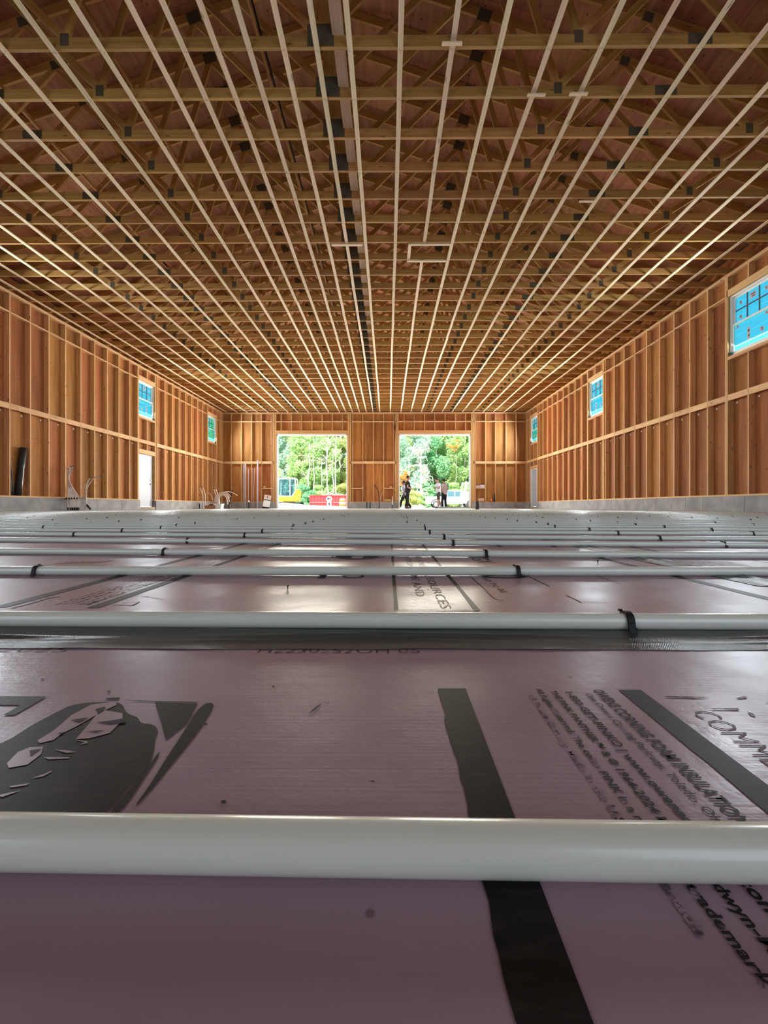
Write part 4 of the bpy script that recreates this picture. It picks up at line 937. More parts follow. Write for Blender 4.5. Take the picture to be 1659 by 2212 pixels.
# middle bay
for px, lab in ((792.3, 'first black pipe stub by the middle wall, counted from the first doorway'), (799.6, 'second black pipe stub by the middle wall, counted from the first doorway')):
    a = W(px, 1098, 23.9); a.z = -0.004; rod('drain_pipe', lab, 'pipe', a, W(px, 1084, 23.9), 0.026, M_BLACKD)
riser('black flexible pipe bowing up against the middle wall', [Vector((W(818.5, 1098, 23.9).x, 23.9, 0)), W(819, 1083, 23.9), W(817, 1062, 24.0), W(808.6, 1046.5, 24.12)], 0.026, M_BLACKD, tip=False)
rod('conduit', 'thin grey conduit leaning by the bowed black pipe', 'pipe', W(820, 1083, 24.0), W(826, 1063, 24.15), 0.014, M_GREYPIPE, 8)
t = thing('capped_riser', 'white capped riser on a black stub beside the second doorway', 'pipe', (W(847.5, 1098, 23.9).x, 23.9, -0.004)); m = MB(); m.lathe([(0.02, 0), (0.02, 0.22)], n=10); m.build('stub', M_BLACKD, t); m = MB(); m.lathe([(0.027, 0.22), (0.027, 0.55), (0.015, 0.60), (0.015, 0.72)], n=12); m.build('white_pipe', M_WHITE, t)
a = W(853.5, 1061, 24.06); t = thing('spirit_level', 'small yellow tool hanging on the post of the second doorway', 'tool', tuple(a)); t.rotation_euler = (0, 0.6, 0); box(t, 'tool_body', (-0.02, -0.03, -0.10), (0.02, 0, 0.12), M_YELLOW); box(t, 'grip', (-0.024, -0.034, -0.10), (0.024, 0.0, -0.03), M_BLACK)
t = thing('power_cable', 'black cable coiled on the post between the doorways', 'cable', (0.40, 24.05, 0)); m = MB(); m.tube(curve_pts([(0.02, 0, 5.5), (0.0, 0.0, 5.0), (0.02, -0.01, 4.4), (-0.01, 0, 3.4), (0.0, 0, 2.8)], 5), 0.012, 6); m.build('cable_run', M_BLACK, t)
m = MB(); m.tube([(0.05 * math.cos(a), -0.03 + 0.01 * math.sin(3 * a), 4.75 + 0.22 * math.sin(a)) for a in [k * 0.4 for k in range(34)]], 0.012, 6); m.build('coil', M_BLACK, t)
# boards stacked at the threshold of the second doorway
t = thing('board_stack', 'low stack of pale greenish boards lying across the second doorway', 'boards', (3.78, 23.6, 0.0))
for k in range(4): box(t, 'board', (-0.93 + 0.02 * k, -0.25 + 0.01 * k, 0.003 + 0.028 * k), (0.90 - 0.015 * k, 0.25, 0.029 + 0.028 * k), plain('grey green board %d' % k, (0.36, 0.42, 0.39), 0.7))
# ------------------------------------------------------------------ outdoors: ground, trees, machines
def ground():
    nx, ny = 90, 70; xs = np.linspace(-90, 90, nx); ys = np.concatenate([np.linspace(YF + 0.32, 60, 46), np.linspace(62, 150, ny - 46)])
    vs = []
    for y_ in ys:
        for x_ in xs:
            z = -0.06 + 0.05 * math.sin(0.9 * x_ + 0.3 * y_) * math.sin(0.35 * y_ + 1)
            z += 0.16 * math.exp(-((x_ + 5.0) / 2.6) ** 2 - ((y_ - 47) / 4) ** 2) + 0.52 * math.exp(-((x_ + 8.6) / 2.4) ** 2 - ((y_ - 36) / 2.4) ** 2) + 0.22 * math.exp(-((x_ + 4.2) / 1.6) ** 2 - ((y_ - 38) / 2.5) ** 2)
            vs.append((x_, y_, z if y_ > YF + 1 else -0.06))
    fs = [(j * nx + i, j * nx + i + 1, (j + 1) * nx + i + 1, (j + 1) * nx + i) for j in range(ny - 1) for i in range(nx - 1)]
    g = tag(link('ground', mesh_of('ground', vs, fs, M_SAND, True)), kind='structure')
    box(g, 'ground_around', (-90, -60, -0.5), (XL - 0.22, YF + 0.3, -0.08), M_SAND); box(g, 'ground_around', (XR + 0.22, -60, -0.5), (90, YF + 0.3, -0.08), M_SAND)
    return g
grd = ground()
def leaf_mesh(name, n, rad, hgt, size, mat, seed, clumps=26, base=0.0):
    r = np.random.RandomState(seed); th = r.uniform(0, 2 * pi, clumps); h = r.uniform(0.0, 1.0, clumps); prof = np.sqrt(np.clip(1 - (h * 1.7 - 0.75) ** 2 / 1.1, 0.08, 1))
    cc = np.stack([np.cos(th) * rad * prof * r.uniform(0.2, 0.85, clumps), np.sin(th) * rad * prof * r.uniform(0.2, 0.85, clumps), base + h * hgt], 1)
    k = r.randint(0, clumps, n); d = r.normal(size=(n, 3)); d /= np.linalg.norm(d, axis=1)[:, None]
    c = cc[k] + d * (r.uniform(0.3, 1.0, n)[:, None] ** 0.5) * np.array([rad * 0.36, rad * 0.36, hgt * 0.11])
    a = r.normal(size=(n, 3)) + d * 0.3; a /= np.linalg.norm(a, axis=1)[:, None]; b = np.cross(a, r.normal(size=(n, 3))); b /= np.linalg.norm(b, axis=1)[:, None]
    s = size * r.uniform(0.6, 1.3, n)[:, None]; nrm = np.cross(a, b) * s * 0.18
    V = np.stack([c - a * s, c - b * s * 0.5 + nrm, c + a * s, c + b * s * 0.5 + nrm], 1).reshape(-1, 3)
    F = np.arange(4 * n).reshape(-1, 4)
    me = bpy.data.meshes.new(name); me.vertices.add(4 * n); me.vertices.foreach_set('co', V.ravel()); me.loops.add(4 * n); me.loops.foreach_set('vertex_index', F.ravel().astype(np.int32))
    me.polygons.add(n); me.polygons.foreach_set('loop_start', np.arange(0, 4 * n, 4, dtype=np.int32)); me.materials.append(mat); me.update(calc_edges=True); me.validate()
    return me
def trunk_mesh(name, H, r0, mat, seed, nb=7, spread=1.0, first=0.35, drop=0.0, sub=0):
    r = random.Random(seed); m = MB(); p = [Vector((0, 0, -0.3))]; x = y_ = 0.0; k = 9
    for i in range(1, k + 1): x += r.uniform(-0.18, 0.18) * H / 14; y_ += r.uniform(-0.18, 0.18) * H / 14; p.append(Vector((x, y_, H * i / k)))
    m.tube(p, [r0 * (1 - 0.85 * i / k) + 0.01 for i in range(k + 1)], 7)
    for b in range(nb):
        i = r.randint(max(1, int(k * first)), k - 1); a = r.uniform(0, 2 * pi); L = H * r.uniform(0.12, 0.30) * spread; q = [p[i]]; d = Vector((math.cos(a), math.sin(a), r.uniform(0.1, 0.9)))
        for s_ in range(4): d = (d + Vector((r.uniform(-.4, .4), r.uniform(-.4, .4), r.uniform(-.3, .35) - drop * s_ * 0.4))).normalized(); q.append(q[-1] + d * L / 4)
        m.tube(q, [r0 * 0.42 * (1 - 0.2 * s_) for s_ in range(5)], 5)
        for c in range(sub):
            e = q[r.randint(1, 4)]; f = Vector((r.uniform(-1, 1), r.uniform(-1, 1), r.uniform(-0.8, 0.8) - drop)).normalized(); m.tube([e, e + f * L * 0.25, e + (f + Vector((r.uniform(-.5, .5), 0, r.uniform(-.6, .2) - drop * 0.5))) * L * 0.45], [r0 * 0.22, r0 * 0.17, r0 * 0.08], 4)
    o = m.build(name, mat); me = o.data; bpy.data.objects.remove(o)
    return me
LEAFM = [leaf_mesh('foliage', 11000, 2.9, 11.5, 0.19, M_LEAF[i % 4], 11 + i, 30, 2.2) for i in range(4)]
LOWM = [leaf_mesh('foliage', 4500, 2.2, 3.4, 0.17, M_LEAF[i], 31 + i, 20, 0.2) for i in (0, 1, 3)] 
TRM = [trunk_mesh('trunk', 15, 0.17, M_BARK, 50 + i) for i in range(4)]
KIND = ['fresh green leafy tree', 'deep green leafy tree', 'bluish green leafy tree', 'yellow green leafy tree']
GT_ = 'trees of the wood beyond the doorways'
def tree(x_, y_, k, s_, label):
    t = thing('tree', label, 'tree', (x_, y_, -0.05), random.uniform(0, 6), GT_); t.scale = (s_ * random.uniform(0.9, 1.1), s_ * random.uniform(0.9, 1.1), s_)
    link('trunk', TRM[k], t); o = link('foliage', LEAFM[k], t); o['kind'] = 'stuff'
    return t
PLACES = ['through the first doorway', 'through the second doorway', 'behind the middle wall']
cnt = {}
for row, (yy, n) in enumerate(((72, 12), (80, 13), (90, 14))):
    for i in range(n):
        x_ = -29 + 52 * (i + 0.5 * (row % 2)) / (n - 1) + random.uniform(-1, 1); k = (i * 7 + row * 3 + (1 if x_ > 3 else 0)) % 4
        if x_ > 8 and row < 2: k = 1 if i % 3 else 0
        if x_ < -4 and k == 1: k = (0, 2, 3)[i % 3]
        if -24 < x_ < -19 and row > 0: continue
        pl = PLACES[0] if -0.28 < x_ / yy < -0.10 else (PLACES[1] if 0.02 < x_ / yy < 0.21 else PLACES[2])
        tree(x_, yy + random.uniform(-2, 2), k, random.uniform(0.95, 1.3) * (1.0 + 0.1 * row), f"{KIND[k]}, {ORD[i]} from the left in the {('front', 'middle', 'back')[row]} row of the wood")
def shrub(x_, y_, k, s_, label):
    t = thing('shrub', label, 'shrub', (x_, y_, -0.05), random.uniform(0, 6), 'low shrubs along the edge of the wood'); t.scale = (s_, s_, s_ * random.uniform(0.8, 1.2))
    o = link('foliage', LOWM[k], t); o['kind'] = 'stuff'
    link('stem', bush_stem, t)
bush_stem = trunk_mesh('stem', 2.2, 0.05, M_BARK, 77, 6, 1.6, 0.1)
for i in range(13):
    x_ = -24 + 3.4 * i + random.uniform(-1, 1); k = (i * 5 + 1) % 3
    if -17.5 < x_ < -14.5: continue
    shrub(x_, 66 + random.uniform(-2, 2), k, random.uniform(0.8, 1.3), ['fresh green shrub at the foot of the wood', 'deep green shrub at the foot of the wood', 'yellowish shrub at the foot of the wood'][k] + f', {ORD[i]} from the left')
# pale bare trees
t = thing('dead_tree', 'bleached bare tree with tangled hanging branches in the second doorway', 'tree', (4.75, 58, -0.05)); link('trunk', trunk_mesh('trunk', 8.8, 0.20, M_DEAD, 21, 30, 0.72, 0.3, 0.22, 7), t)
t = thing('dead_tree', 'slim forked pale tree beside the tangled bare one', 'tree', (3.2, 60, -0.05)); link('trunk', trunk_mesh('trunk', 7.5, 0.13, M_DEAD, 9, 12, 1.0, 0.4, 0.3, 2), t)
for i, (px, hh, d) in enumerate(((666, 11, 68), (676, 14, 69), (708, 12, 68), (717, 9, 67), (725, 13, 67), (697, 8, 67))):
    t = thing('slim_tree', ('pale slim trunk rising just past the white car', 'tallest slim trunk in the first doorway, forked high up', 'slim pale trunk behind the red container', 'short slim trunk behind the red container', 'leaning slim trunk by the barrel side of the container', 'thin bare sapling left of the container logo')[i], 'tree', ((px - 838) / 890 * d, d, -0.05), i * 1.3, 'slim pale trunks before the wood')
    link('trunk', trunk_mesh('trunk', hh, 0.11, M_DEAD if i != 1 else M_BARK, 80 + i, 9, 0.8, 0.45, 0.0, 2), t)
t = thing('slim_tree', 'fallen pale trunk slanting up behind the white car', 'tree', ((668 - 838) / 890 * 66, 66, 0.6)); t.rotation_euler = (0, 1.05, 0.2); link('trunk', trunk_mesh('trunk', 4.5, 0.09, M_DEAD, 91, 6, 1, 0.3, 0, 1), t)
t = thing('sapling', 'small sapling with orange autumn leaves at the edge of the second doorway', 'tree', ((866 - 838) / 890 * 50, 50, -0.05)); link('trunk', trunk_mesh('trunk', 5.2, 0.05, M_BARK, 95, 6, 0.9), t); o = link('foliage', leaf_mesh('foliage', 420, 0.9, 2.6, 0.17, M_LEAF[4], 96, 9, 2.9), t); o['kind'] = 'stuff'
t = thing('sapling', 'orange leaved branch tree high among the deep green trees', 'tree', ((985 - 838) / 890 * 69, 69, -0.05)); link('trunk', trunk_mesh('trunk', 11, 0.05, M_BARK, 97, 6, 0.9), t); o = link('foliage', leaf_mesh('foliage', 170, 1.3, 1.7, 0.2, M_LEAF[4], 98, 7, 9.6), t); o['kind'] = 'stuff'
shrub((905 - 838) / 890 * 52, 52, 0, 0.55, 'small bright shrub at the foot of the bare tree'); shrub((893 - 838) / 890 * 50, 50, 2, 0.5, 'small yellowish shrub by the standing man')
def boulder(x_, y_, r_, label, seed):
    r = random.Random(seed); bm = bmesh.new(); bmesh.ops.create_icosphere(bm, subdivisions=2, radius=r_)
    for v in bm.verts: v.co *= r.uniform(0.8, 1.15); v.co.z *= 0.65
    me = bpy.data.meshes.new('boulder'); bm.to_mesh(me); bm.free(); me.materials.append(M_DEAD); tag(link('boulder', me, None, (x_, y_, r_ * 0.3 - 0.05)), label, 'rock', 'pale rocks on the sand')
for i, (px, r_) in enumerate(((896, 0.35), (903, 0.28), (909, 0.4), (914, 0.3), (899, 0.2))): boulder((px - 838) / 890 * 44, 44 + i * 0.3, r_, ('pale rock nearest the man in the rubble heap', 'pale rock second from the man in the rubble heap', 'largest pale rock in the rubble heap', 'pale rock in the rubble heap next to the white pickup', 'smallest pale rock in the rubble heap')[i], i)
# wheels lie along the local y axis
def wheel(t, x_, y_, r, w_=0.22, nm='wheel'):
    m = MB(); m.lathe([(r * 0.6, -w_ / 2), (r * 0.92, -w_ / 2), (r, -w_ * 0.3), (r, w_ * 0.3), (r * 0.92, w_ / 2), (r * 0.6, w_ / 2)], n=22, axis='y'); o = m.build(nm, M_TYRE, t, (x_, y_, r), smooth=False)
    m = MB(); m.lathe([(r * 0.58, -w_ * 0.52), (r * 0.2, -w_ * 0.56), (r * 0.2, w_ * 0.56), (r * 0.58, w_ * 0.52)], n=18, axis='y'); m.build('hub', M_HUB, o)
def car(name, label, loc, rz, body, glass, wx, wr, L, Wd, extra=None):
    t = thing(name, label, 'car' if name == 'car' else 'truck', loc, rz); h = Wd / 2
    m = MB(); m.prism(body, -h, h, 'y'); m.build('body', M_CARW, t, bevel=0.03)
    for q, g in enumerate(glass):
        m = MB(); m.prism(g, -h - 0.012, h + 0.012, 'y'); m.build('side_window', M_CARG, t)
    for x_ in wx:
        for s_ in (-1, 1): wheel(t, x_, s_ * (h - 0.10), wr)
    return t
c = car('car', 'small white hatchback partly behind the red container', (-14.25, 70, -0.03), 0.55,
        [(-2.05, 0.25), (2.05, 0.25), (2.1, 0.65), (1.95, 0.85), (1.0, 0.98), (0.35, 1.42), (-1.3, 1.46), (-1.95, 1.05), (-2.1, 0.8)], [[(0.85, 0.98), (0.32, 1.34), (-0.35, 1.37), (-0.35, 0.98)], [(-0.42, 0.98), (-0.42, 1.37), (-1.2, 1.38), (-1.55, 1.0)]], (-1.3, 1.3), 0.31, 4.2, 1.75)
m = MB(); m.add([(1.0 + 0.02, -0.72, 1.0), (1.02, 0.72, 1.0), (0.40, 0.60, 1.40), (0.40, -0.60, 1.40)], [(0, 1, 2, 3)]); m.add([(1.0, -0.72, 0.99), (1.0, 0.72, 0.99), (0.38, 0.60, 1.39), (0.38, -0.60, 1.39)], [(3, 2, 1, 0)]); m.build('windscreen', M_CARG, c)
for s_ in (-1, 1): box(c, 'headlight', (2.0, s_ * 0.62 - 0.16, 0.62), (2.11, s_ * 0.62 + 0.16, 0.76), M_HUB)
p = car('pickup', 'white pickup with a round wheel arch behind the three standing people', (7.05, 45, -0.04), 0.0,
        [(-2.9, 0.42), (2.9, 0.42), (2.95, 0.95), (2.75, 1.10), (1.55, 1.18), (0.95, 1.85), (-0.75, 1.88), (-0.85, 1.22), (-2.9, 1.22)], [[(1.35, 1.20), (0.88, 1.76), (0.12, 1.78), (0.12, 1.20)], [(0.03, 1.20), (0.03, 1.78), (-0.68, 1.80), (-0.72, 1.20)]], (-1.9, 1.85), 0.39, 5.8, 1.95)
m = MB()
for x_ in (-1.9, 1.85): m.tube([(x_ + 0.52 * math.cos(a), -0.98, 0.39 + 0.52 * math.sin(a)) for a in [pi * k / 12 for k in range(13)]], 0.06, 6)
m.build('wheel_arch', M_TYRE, p)
t = thing('utility_truck', 'tall white utility truck with an upright ladder rack at the doorway edge', 'truck', (7.75, 40, -0.04), 0)
m = MB(); m.box((-0.55, -1.0, 0.45), (2.6, 1.0, 1.55)); m.build('service_body', M_CARW, t, bevel=0.04); m = MB(); m.prism([(0.35, 1.55), (2.6, 1.55), (2.6, 2.35), (0.75, 2.35)], -0.95, 0.95, 'y'); m.build('cab', M_CARW, t, bevel=0.04)
m = MB(); m.prism([(0.55, 1.62), (1.5, 1.62), (1.5, 2.25), (0.85, 2.25)], -0.965, 0.965, 'y'); m.build('side_window', M_CARG, t)
m = MB()
for x_ in (-0.5, -0.05, 0.62): 
    for s_ in (-0.9, 0.9): m.bar((x_, s_, 1.5), (x_ + (0.14 if x_ < 0.5 else 0), s_, 2.55), 0.10, 0.10, (1, 0, 0))
for s_ in (-0.9, 0.9): m.bar((-0.45, s_, 2.42), (2.5, s_, 2.46), 0.09, 0.09)
m.build('ladder_rack', M_VINYL, t); m = MB(); m.box((-0.62, -0.9, 0.5), (-0.56, 0.9, 1.4)); m.build('tail_gate', M_HUB, t)
for x_ in (0.1, 2.2):
    for s_ in (-0.92, 0.92): wheel(t, x_, s_, 0.42)
# yellow excavator
t = thing('excavator', 'yellow excavator with a big glazed cab, parked by the first doorway edge', 'machine', (-9.95, 41.5, -0.05))
for s_ in (-0.75, 0.75):
    m = MB(); m.prism([(-1.35, 0.30), (-1.2, 0.06), (1.2, 0.06), (1.4, 0.32), (1.2, 0.60), (-1.15, 0.60)], s_ - 0.2, s_ + 0.2, 'y'); m.build('track', M_TYRE, t, bevel=0.03)
m = MB(); m.box((-0.5, -0.5, 0.35), (0.5, 0.5, 0.75)); m.build('slewing_frame', M_TYRE, t)
m = MB(); m.prism([(-1.0, 0.66), (0.85, 0.66), (1.0, 0.85), (1.0, 1.2), (-0.9, 1.2), (-1.12, 0.95)], -0.85, 0.85, 'y'); m.build('house', M_YELLOW, t, bevel=0.05)
m = MB(); m.prism([(0.45, 1.15), (0.98, 1.15), (1.06, 1.4), (1.0, 1.8), (0.9, 1.9), (0.78, 1.75)], -0.8, 0.8, 'y'); m.build('engine_cover', M_YELLOW, t, bevel=0.05)
cab = MB(); q = [(-0.88, 1.18), (0.50, 1.18), (0.80, 1.70), (0.80, 2.86), (0.70, 2.95), (-0.70, 2.95), (-0.84, 2.85)]
for a, b in zip(q, q[1:] + q[:1]):
    for s_ in (-0.86, 0.10): cab.bar((a[0], s_, a[1]), (b[0], s_, b[1]), 0.09, 0.09, (0, 1, 0))
for a in q: cab.bar((a[0], -0.86, a[1]), (a[0], 0.10, a[1]), 0.08, 0.08)
cab.bar((0.28, -0.86, 1.2), (0.28, -0.86, 2.9), 0.06, 0.06, (0, 1, 0)); cab.box((-0.8, -0.88, 2.9), (0.75, 0.12, 3.0))
cb = cab.build('cab_frame', M_CARW, t); m = MB(); m.prism([(-0.84, 1.25), (0.48, 1.25), (0.75, 1.72), (0.75, 2.86), (-0.78, 2.86)], -0.84, -0.825, 'y'); m.build('cab_glass', M_CABG, cb)
m = MB(); m.box((-0.2, -0.6, 1.15), (0.3, -0.1, 1.55)); m.box((0.2, -0.6, 1.5), (0.36, -0.1, 2.2)); m.build('seat', M_TYRE, t, bevel=0.04)
m = MB(); m.bar((-1.0, -0.1, 0.95), (-1.2, -0.1, 2.0), 0.28, 0.32, (0, 1, 0)); m.bar((-1.2, -0.1, 1.95), (-1.05, -0.1, 3.9), 0.24, 0.28, (0, 1, 0)); m.bar((-1.05, -0.1, 3.85), (-1.9, -0.1, 4.4), 0.22, 0.26, (0, 1, 0)); m.build('boom', M_YELLOW, t)
m = MB(); m.tube([(-1.32, -0.1, 1.3), (-1.22, -0.1, 3.1)], 0.05, 8); m.build('hydraulic_ram', M_CHROME, t)
t = thing('survey_stake', 'thin dark stake standing in the sand before the excavator', 'stake', (-6.9, 30, -0.03)); m = MB(); m.lathe([(0.018, 0), (0.018, 0.85), (0.004, 0.9)], n=6); m.build('shaft', M_TYRE, t); box(t, 'flag_tape', (-0.02, -0.021, 0.7), (0.02, 0.021, 0.78), M_CARD)
# red container with ribs
t = thing('dumpster', 'ribbed red waste container heaped with pale debris', 'container', (-8.45, 60, -0.03))
m = MB(); m.box((-2.75, -1.1, 0.12), (2.75, -1.04, 1.72)).box((-2.75, 1.04, 0.12), (2.75, 1.1, 1.72)).box((-2.75, -1.04, 0.12), (-2.69, 1.04, 1.72)).box((2.69, -1.04, 0.12), (2.75, 1.04, 1.72)).box((-2.69, -1.04, 0.12), (2.69, 1.04, 0.2)); m.build('shell', M_RED, t)
for k in range(13): box(t, 'rib', (-2.72 + k * 0.44, -1.20, 0.14), (-2.58 + k * 0.44, -1.10, 1.64), M_RED)
box(t, 'top_rail', (-2.8, -1.22, 1.64), (2.8, -1.06, 1.78), M_RED); box(t, 'bottom_rail', (-2.8, -1.22, 0.06), (2.8, -1.02, 0.18), M_RED); box(t, 'middle_rail', (-2.74, -1.205, 0.70), (2.74, -1.10, 0.76), plain('faded red paint', (0.70, 0.20, 0.18), 0.6))
r = random.Random(4); m = MB()
for k in range(60):
    x_, y_ = r.uniform(-2.6, 2.6), r.uniform(-0.95, 0.95); zz = 1.55 + 0.35 * math.exp(-((x_ - 0.6) / 1.6) ** 2); a = Vector((x_, y_, zz)); d = Vector((r.uniform(-1, 1), r.uniform(-0.6, 0.6), r.uniform(-0.15, 0.25))).normalized() * r.uniform(0.2, 0.55)
    m.bar(a - d, a + d, r.uniform(0.1, 0.3), r.uniform(0.03, 0.12))
o = m.build('debris', M_DEAD, t); o['kind'] = 'stuff'
s_ = link('round_sign', None, t, (0.05, -1.23, 0.95)); 
m = MB(); m.lathe([(0.42, 0), (0.42, 0.02)], n=28, axis='y'); so_ = m.build('round_sign', M_VINYL, t, (0.05, -1.235, 1.2)); bpy.data.objects.remove(s_)
def decal(parent, poly, y_, mat, name='sign_mark'):
    m = MB(); m.prism(poly, y_ - 0.004, y_, 'y'); return m.build(name, mat, parent)
decal(so_, [(-0.30, 0.16), (-0.18, 0.20), (-0.05, 0.14), (0.08, 0.20), (0.16, 0.14), (0.30, 0.17), (0.22, 0.02), (0.12, -0.05), (0.02, -0.14), (-0.10, -0.08), (-0.24, -0.02)], -0.002, M_BLACK); decal(so_, [(-0.03, 0.02), (0.05, 0.08), (0.10, 0.02), (0.03, -0.03)], -0.007, M_VINYL)
so2 = box(t, 'lower_sign', (-0.27, -1.235, 0.16), (0.37, -1.215, 0.78), M_VINYL); decal(so2, [(-0.2, 0.24), (0.2, 0.22), (0.08, 0.05), (0.12, -0.12), (0.02, -0.28), (-0.08, -0.15), (-0.06, 0.05)], -0.011, M_BLACK)
# traffic barrel
t = thing('traffic_barrel', 'orange and white banded traffic barrel before the red container', 'barrel', (-5.25, 47.5, 0.06))
zz = [(0.0, 0.12, 0.47, M_TYRE), (0.12, 0.34, 0.40, M_ORANGE), (0.34, 0.56, 0.385, M_VINYL), (0.56, 0.80, 0.37, M_ORANGE), (0.80, 0.92, 0.35, M_VINYL), (0.92, 1.0, 0.30, M_ORANGE)]
for a, b, rr, mm in zz: m = MB(); m.lathe([(rr, a), (rr - 0.012, b)], n=22); m.build('base' if mm is M_TYRE else 'band', mm, t)
m = MB(); m.tube([(-0.12, 0, 1.0), (-0.1, 0, 1.1), (0.1, 0, 1.1), (0.12, 0, 1.0)], 0.025, 6); m.build('handle', M_ORANGE, t)
# ------------------------------------------------------------------ people
def skin_mesh(name, chains, mat, sub=1):
    """chains: lists of (point, radius); a chain that starts on an earlier point is welded to it"""
    vs, es, rs = [], [], []; idx = {}
    for ch in chains:
        prev = None
        for p_, r_ in ch:
            k = tuple(round(c_, 4) for c_ in p_)
            if k not in idx: idx[k] = len(vs); vs.append(p_); rs.append(r_)
            if prev is not None: es.append((prev, idx[k]))
            prev = idx[k]
    me = bpy.data.meshes.new(name); me.from_pydata([tuple(v) for v in vs], es, []); o = bpy.data.objects.new(name, me); COL.objects.link(o)
    md = o.modifiers.new('skin', 'SKIN'); md.use_smooth_shade = True; sd = o.modifiers.new('sub', 'SUBSURF'); sd.levels = sub; sd.render_levels = sub
    for i, sv in enumerate(me.skin_vertices[0].data): sv.radius = (rs[i], rs[i]) if isinstance(rs[i], (int, float)) else rs[i]; sv.use_root = (i == 0)
    dg = bpy.context.evaluated_depsgraph_get(); m2 = bpy.data.meshes.new_from_object(o.evaluated_get(dg)); bpy.data.objects.remove(o); bpy.data.meshes.remove(me)
    m2.materials.clear(); m2.materials.append(mat); m2.name = name
    return m2
def ellipsoid(bm, c, r, n=14, tilt=None, shape=None):
    ret = bmesh.ops.create_uvsphere(bm, u_segments=n, v_segments=n - 4, radius=1.0)
    for v in ret['verts']:
        p_ = Vector(v.co); p_ = shape(p_) if shape else p_
        p_ = Vector((p_.x * r[0], p_.y * r[1], p_.z * r[2]))
        if tilt: p_ = tilt @ p_
        v.co = p_ + Vector(c)
def person(label, loc, rz, H, J, top, bottom, shorts=False, cap=None, hairc=M_HAIR, hold=None, belly=0.0, sleeve=0.55):
    """J: joints in metres for a 1.75 m figure that faces +x"""
    t = thing('person', label, 'person', loc, rz); t.scale = (H / 1.75,) * 3
    B = dict(pelvis=(0, 0, 0.95), waist=(0, 0, 1.08), chest=(0, 0, 1.28), neck=(0, 0, 1.47), head=(0.03, 0, 1.63), tilt=0.0); B.update(J); V = {k: Vector(v) for k, v in B.items() if k != 'tilt'}
    tilt = Matrix.Rotation(B['tilt'], 3, 'Y')
    ch = [[(V['pelvis'], (0.115, 0.15)), (V['waist'], (0.105 + belly * 0.5, 0.135)), (V['chest'], (0.11, 0.155)), (V['neck'], 0.055), (V['neck'] * 0.45 + V['head'] * 0.55, 0.05)]]
    for s_ in ('l', 'r'):
        sh = V['shoulder_' + s_]; ch.append([(V['chest'], (0.11, 0.155)), (sh, 0.055), ((sh + V['elbow_' + s_]) / 2, 0.047), (V['elbow_' + s_], 0.038), ((V['elbow_' + s_] + V['wrist_' + s_]) / 2, 0.036), (V['wrist_' + s_], 0.026), (V['hand_' + s_], 0.036)])
        hp = V['hip_' + s_]; kn, an, to = V['knee_' + s_], V['ankle_' + s_], V['toe_' + s_]
        ch.append([(V['pelvis'], (0.115, 0.15)), (hp, 0.088), ((hp + kn) / 2, 0.076), (kn, 0.055), (kn * 0.62 + an * 0.38, 0.056), (an, 0.036), (to, 0.032)])
    body = skin_mesh('body', ch, M_SKIN)
    bm = bmesh.new(); bm.from_mesh(body); hc = V['head']
    def face(p_):
        if p_.z < 0: p_.x *= 1 + 0.10 * p_.z; p_.y *= 1 + 0.35 * p_.z
        return p_
    R = lambda q: hc + tilt @ Vector(q)
    ellipsoid(bm, hc, (0.098, 0.075, 0.118), 16, tilt, face)
    ellipsoid(bm, R((0.100, 0, -0.015)), (0.022, 0.013, 0.024), 8); ellipsoid(bm, R((0.082, 0, -0.062)), (0.014, 0.026, 0.008), 8)
    for s_ in (-1, 1): ellipsoid(bm, R((0.0, s_ * 0.077, -0.005)), (0.022, 0.010, 0.032), 8); ellipsoid(bm, R((0.083, s_ * 0.032, 0.012)), (0.012, 0.013, 0.008), 8)
    fing = MB()
    for s_ in ('l', 'r'):
        h = V['hand_' + s_]; w_ = V['wrist_' + s_]; d = (h - w_).normalized(); sd = d.cross(Vector((0, 0, 1))); sd = sd.normalized() if sd.length > 0.1 else Vector((0, 1, 0)); up_ = sd.cross(d)
        for q in range(4):
            a = h + sd * (q - 1.5) * 0.017 + d * 0.02; L = (0.062, 0.072, 0.068, 0.052)[q]; fing.tube([a, a + d * L * 0.45, a + d * L * 0.8 - up_ * 0.012, a + d * L * 0.85 - up_ * 0.035], [0.0095, 0.009, 0.008, 0.007], 6)
        a = (w_ + h) / 2 + sd * (0.03 if s_ == 'l' else -0.03); fing.tube([a, a + d * 0.035 + sd * (0.02 if s_ == 'l' else -0.02), a + d * 0.065 + sd * (0.016 if s_ == 'l' else -0.016) + up_ * 0.01], [0.012, 0.0105, 0.009], 6)
    tmp = mesh_of('f', fing.v, fing.f, M_SKIN, True); bm.from_mesh(tmp); bpy.data.meshes.remove(tmp)
    bmesh.ops.recalc_face_normals(bm, faces=bm.faces[:]); bm.to_mesh(body); bm.free(); body.polygons.foreach_set('use_smooth', [True] * len(body.polygons)); link('body', body, t)
    def cloth(m, name):
        o = m.build(name, top if name == 't_shirt' else bottom); md = o.modifiers.new('r', 'REMESH'); md.mode = 'VOXEL'; md.voxel_size = 0.016; md.use_smooth_shade = True; sd = o.modifiers.new('s', 'SMOOTH'); sd.iterations = 4
        dg = bpy.context.evaluated_depsgraph_get(); m2 = bpy.data.meshes.new_from_object(o.evaluated_get(dg)); bpy.data.objects.remove(o); m2.materials.clear(); m2.materials.append(top if name == 't_shirt' else bottom)
        link(name, m2, t)
    m = MB(); pv = V['pelvis']; bl = Vector((belly, 0, 0))
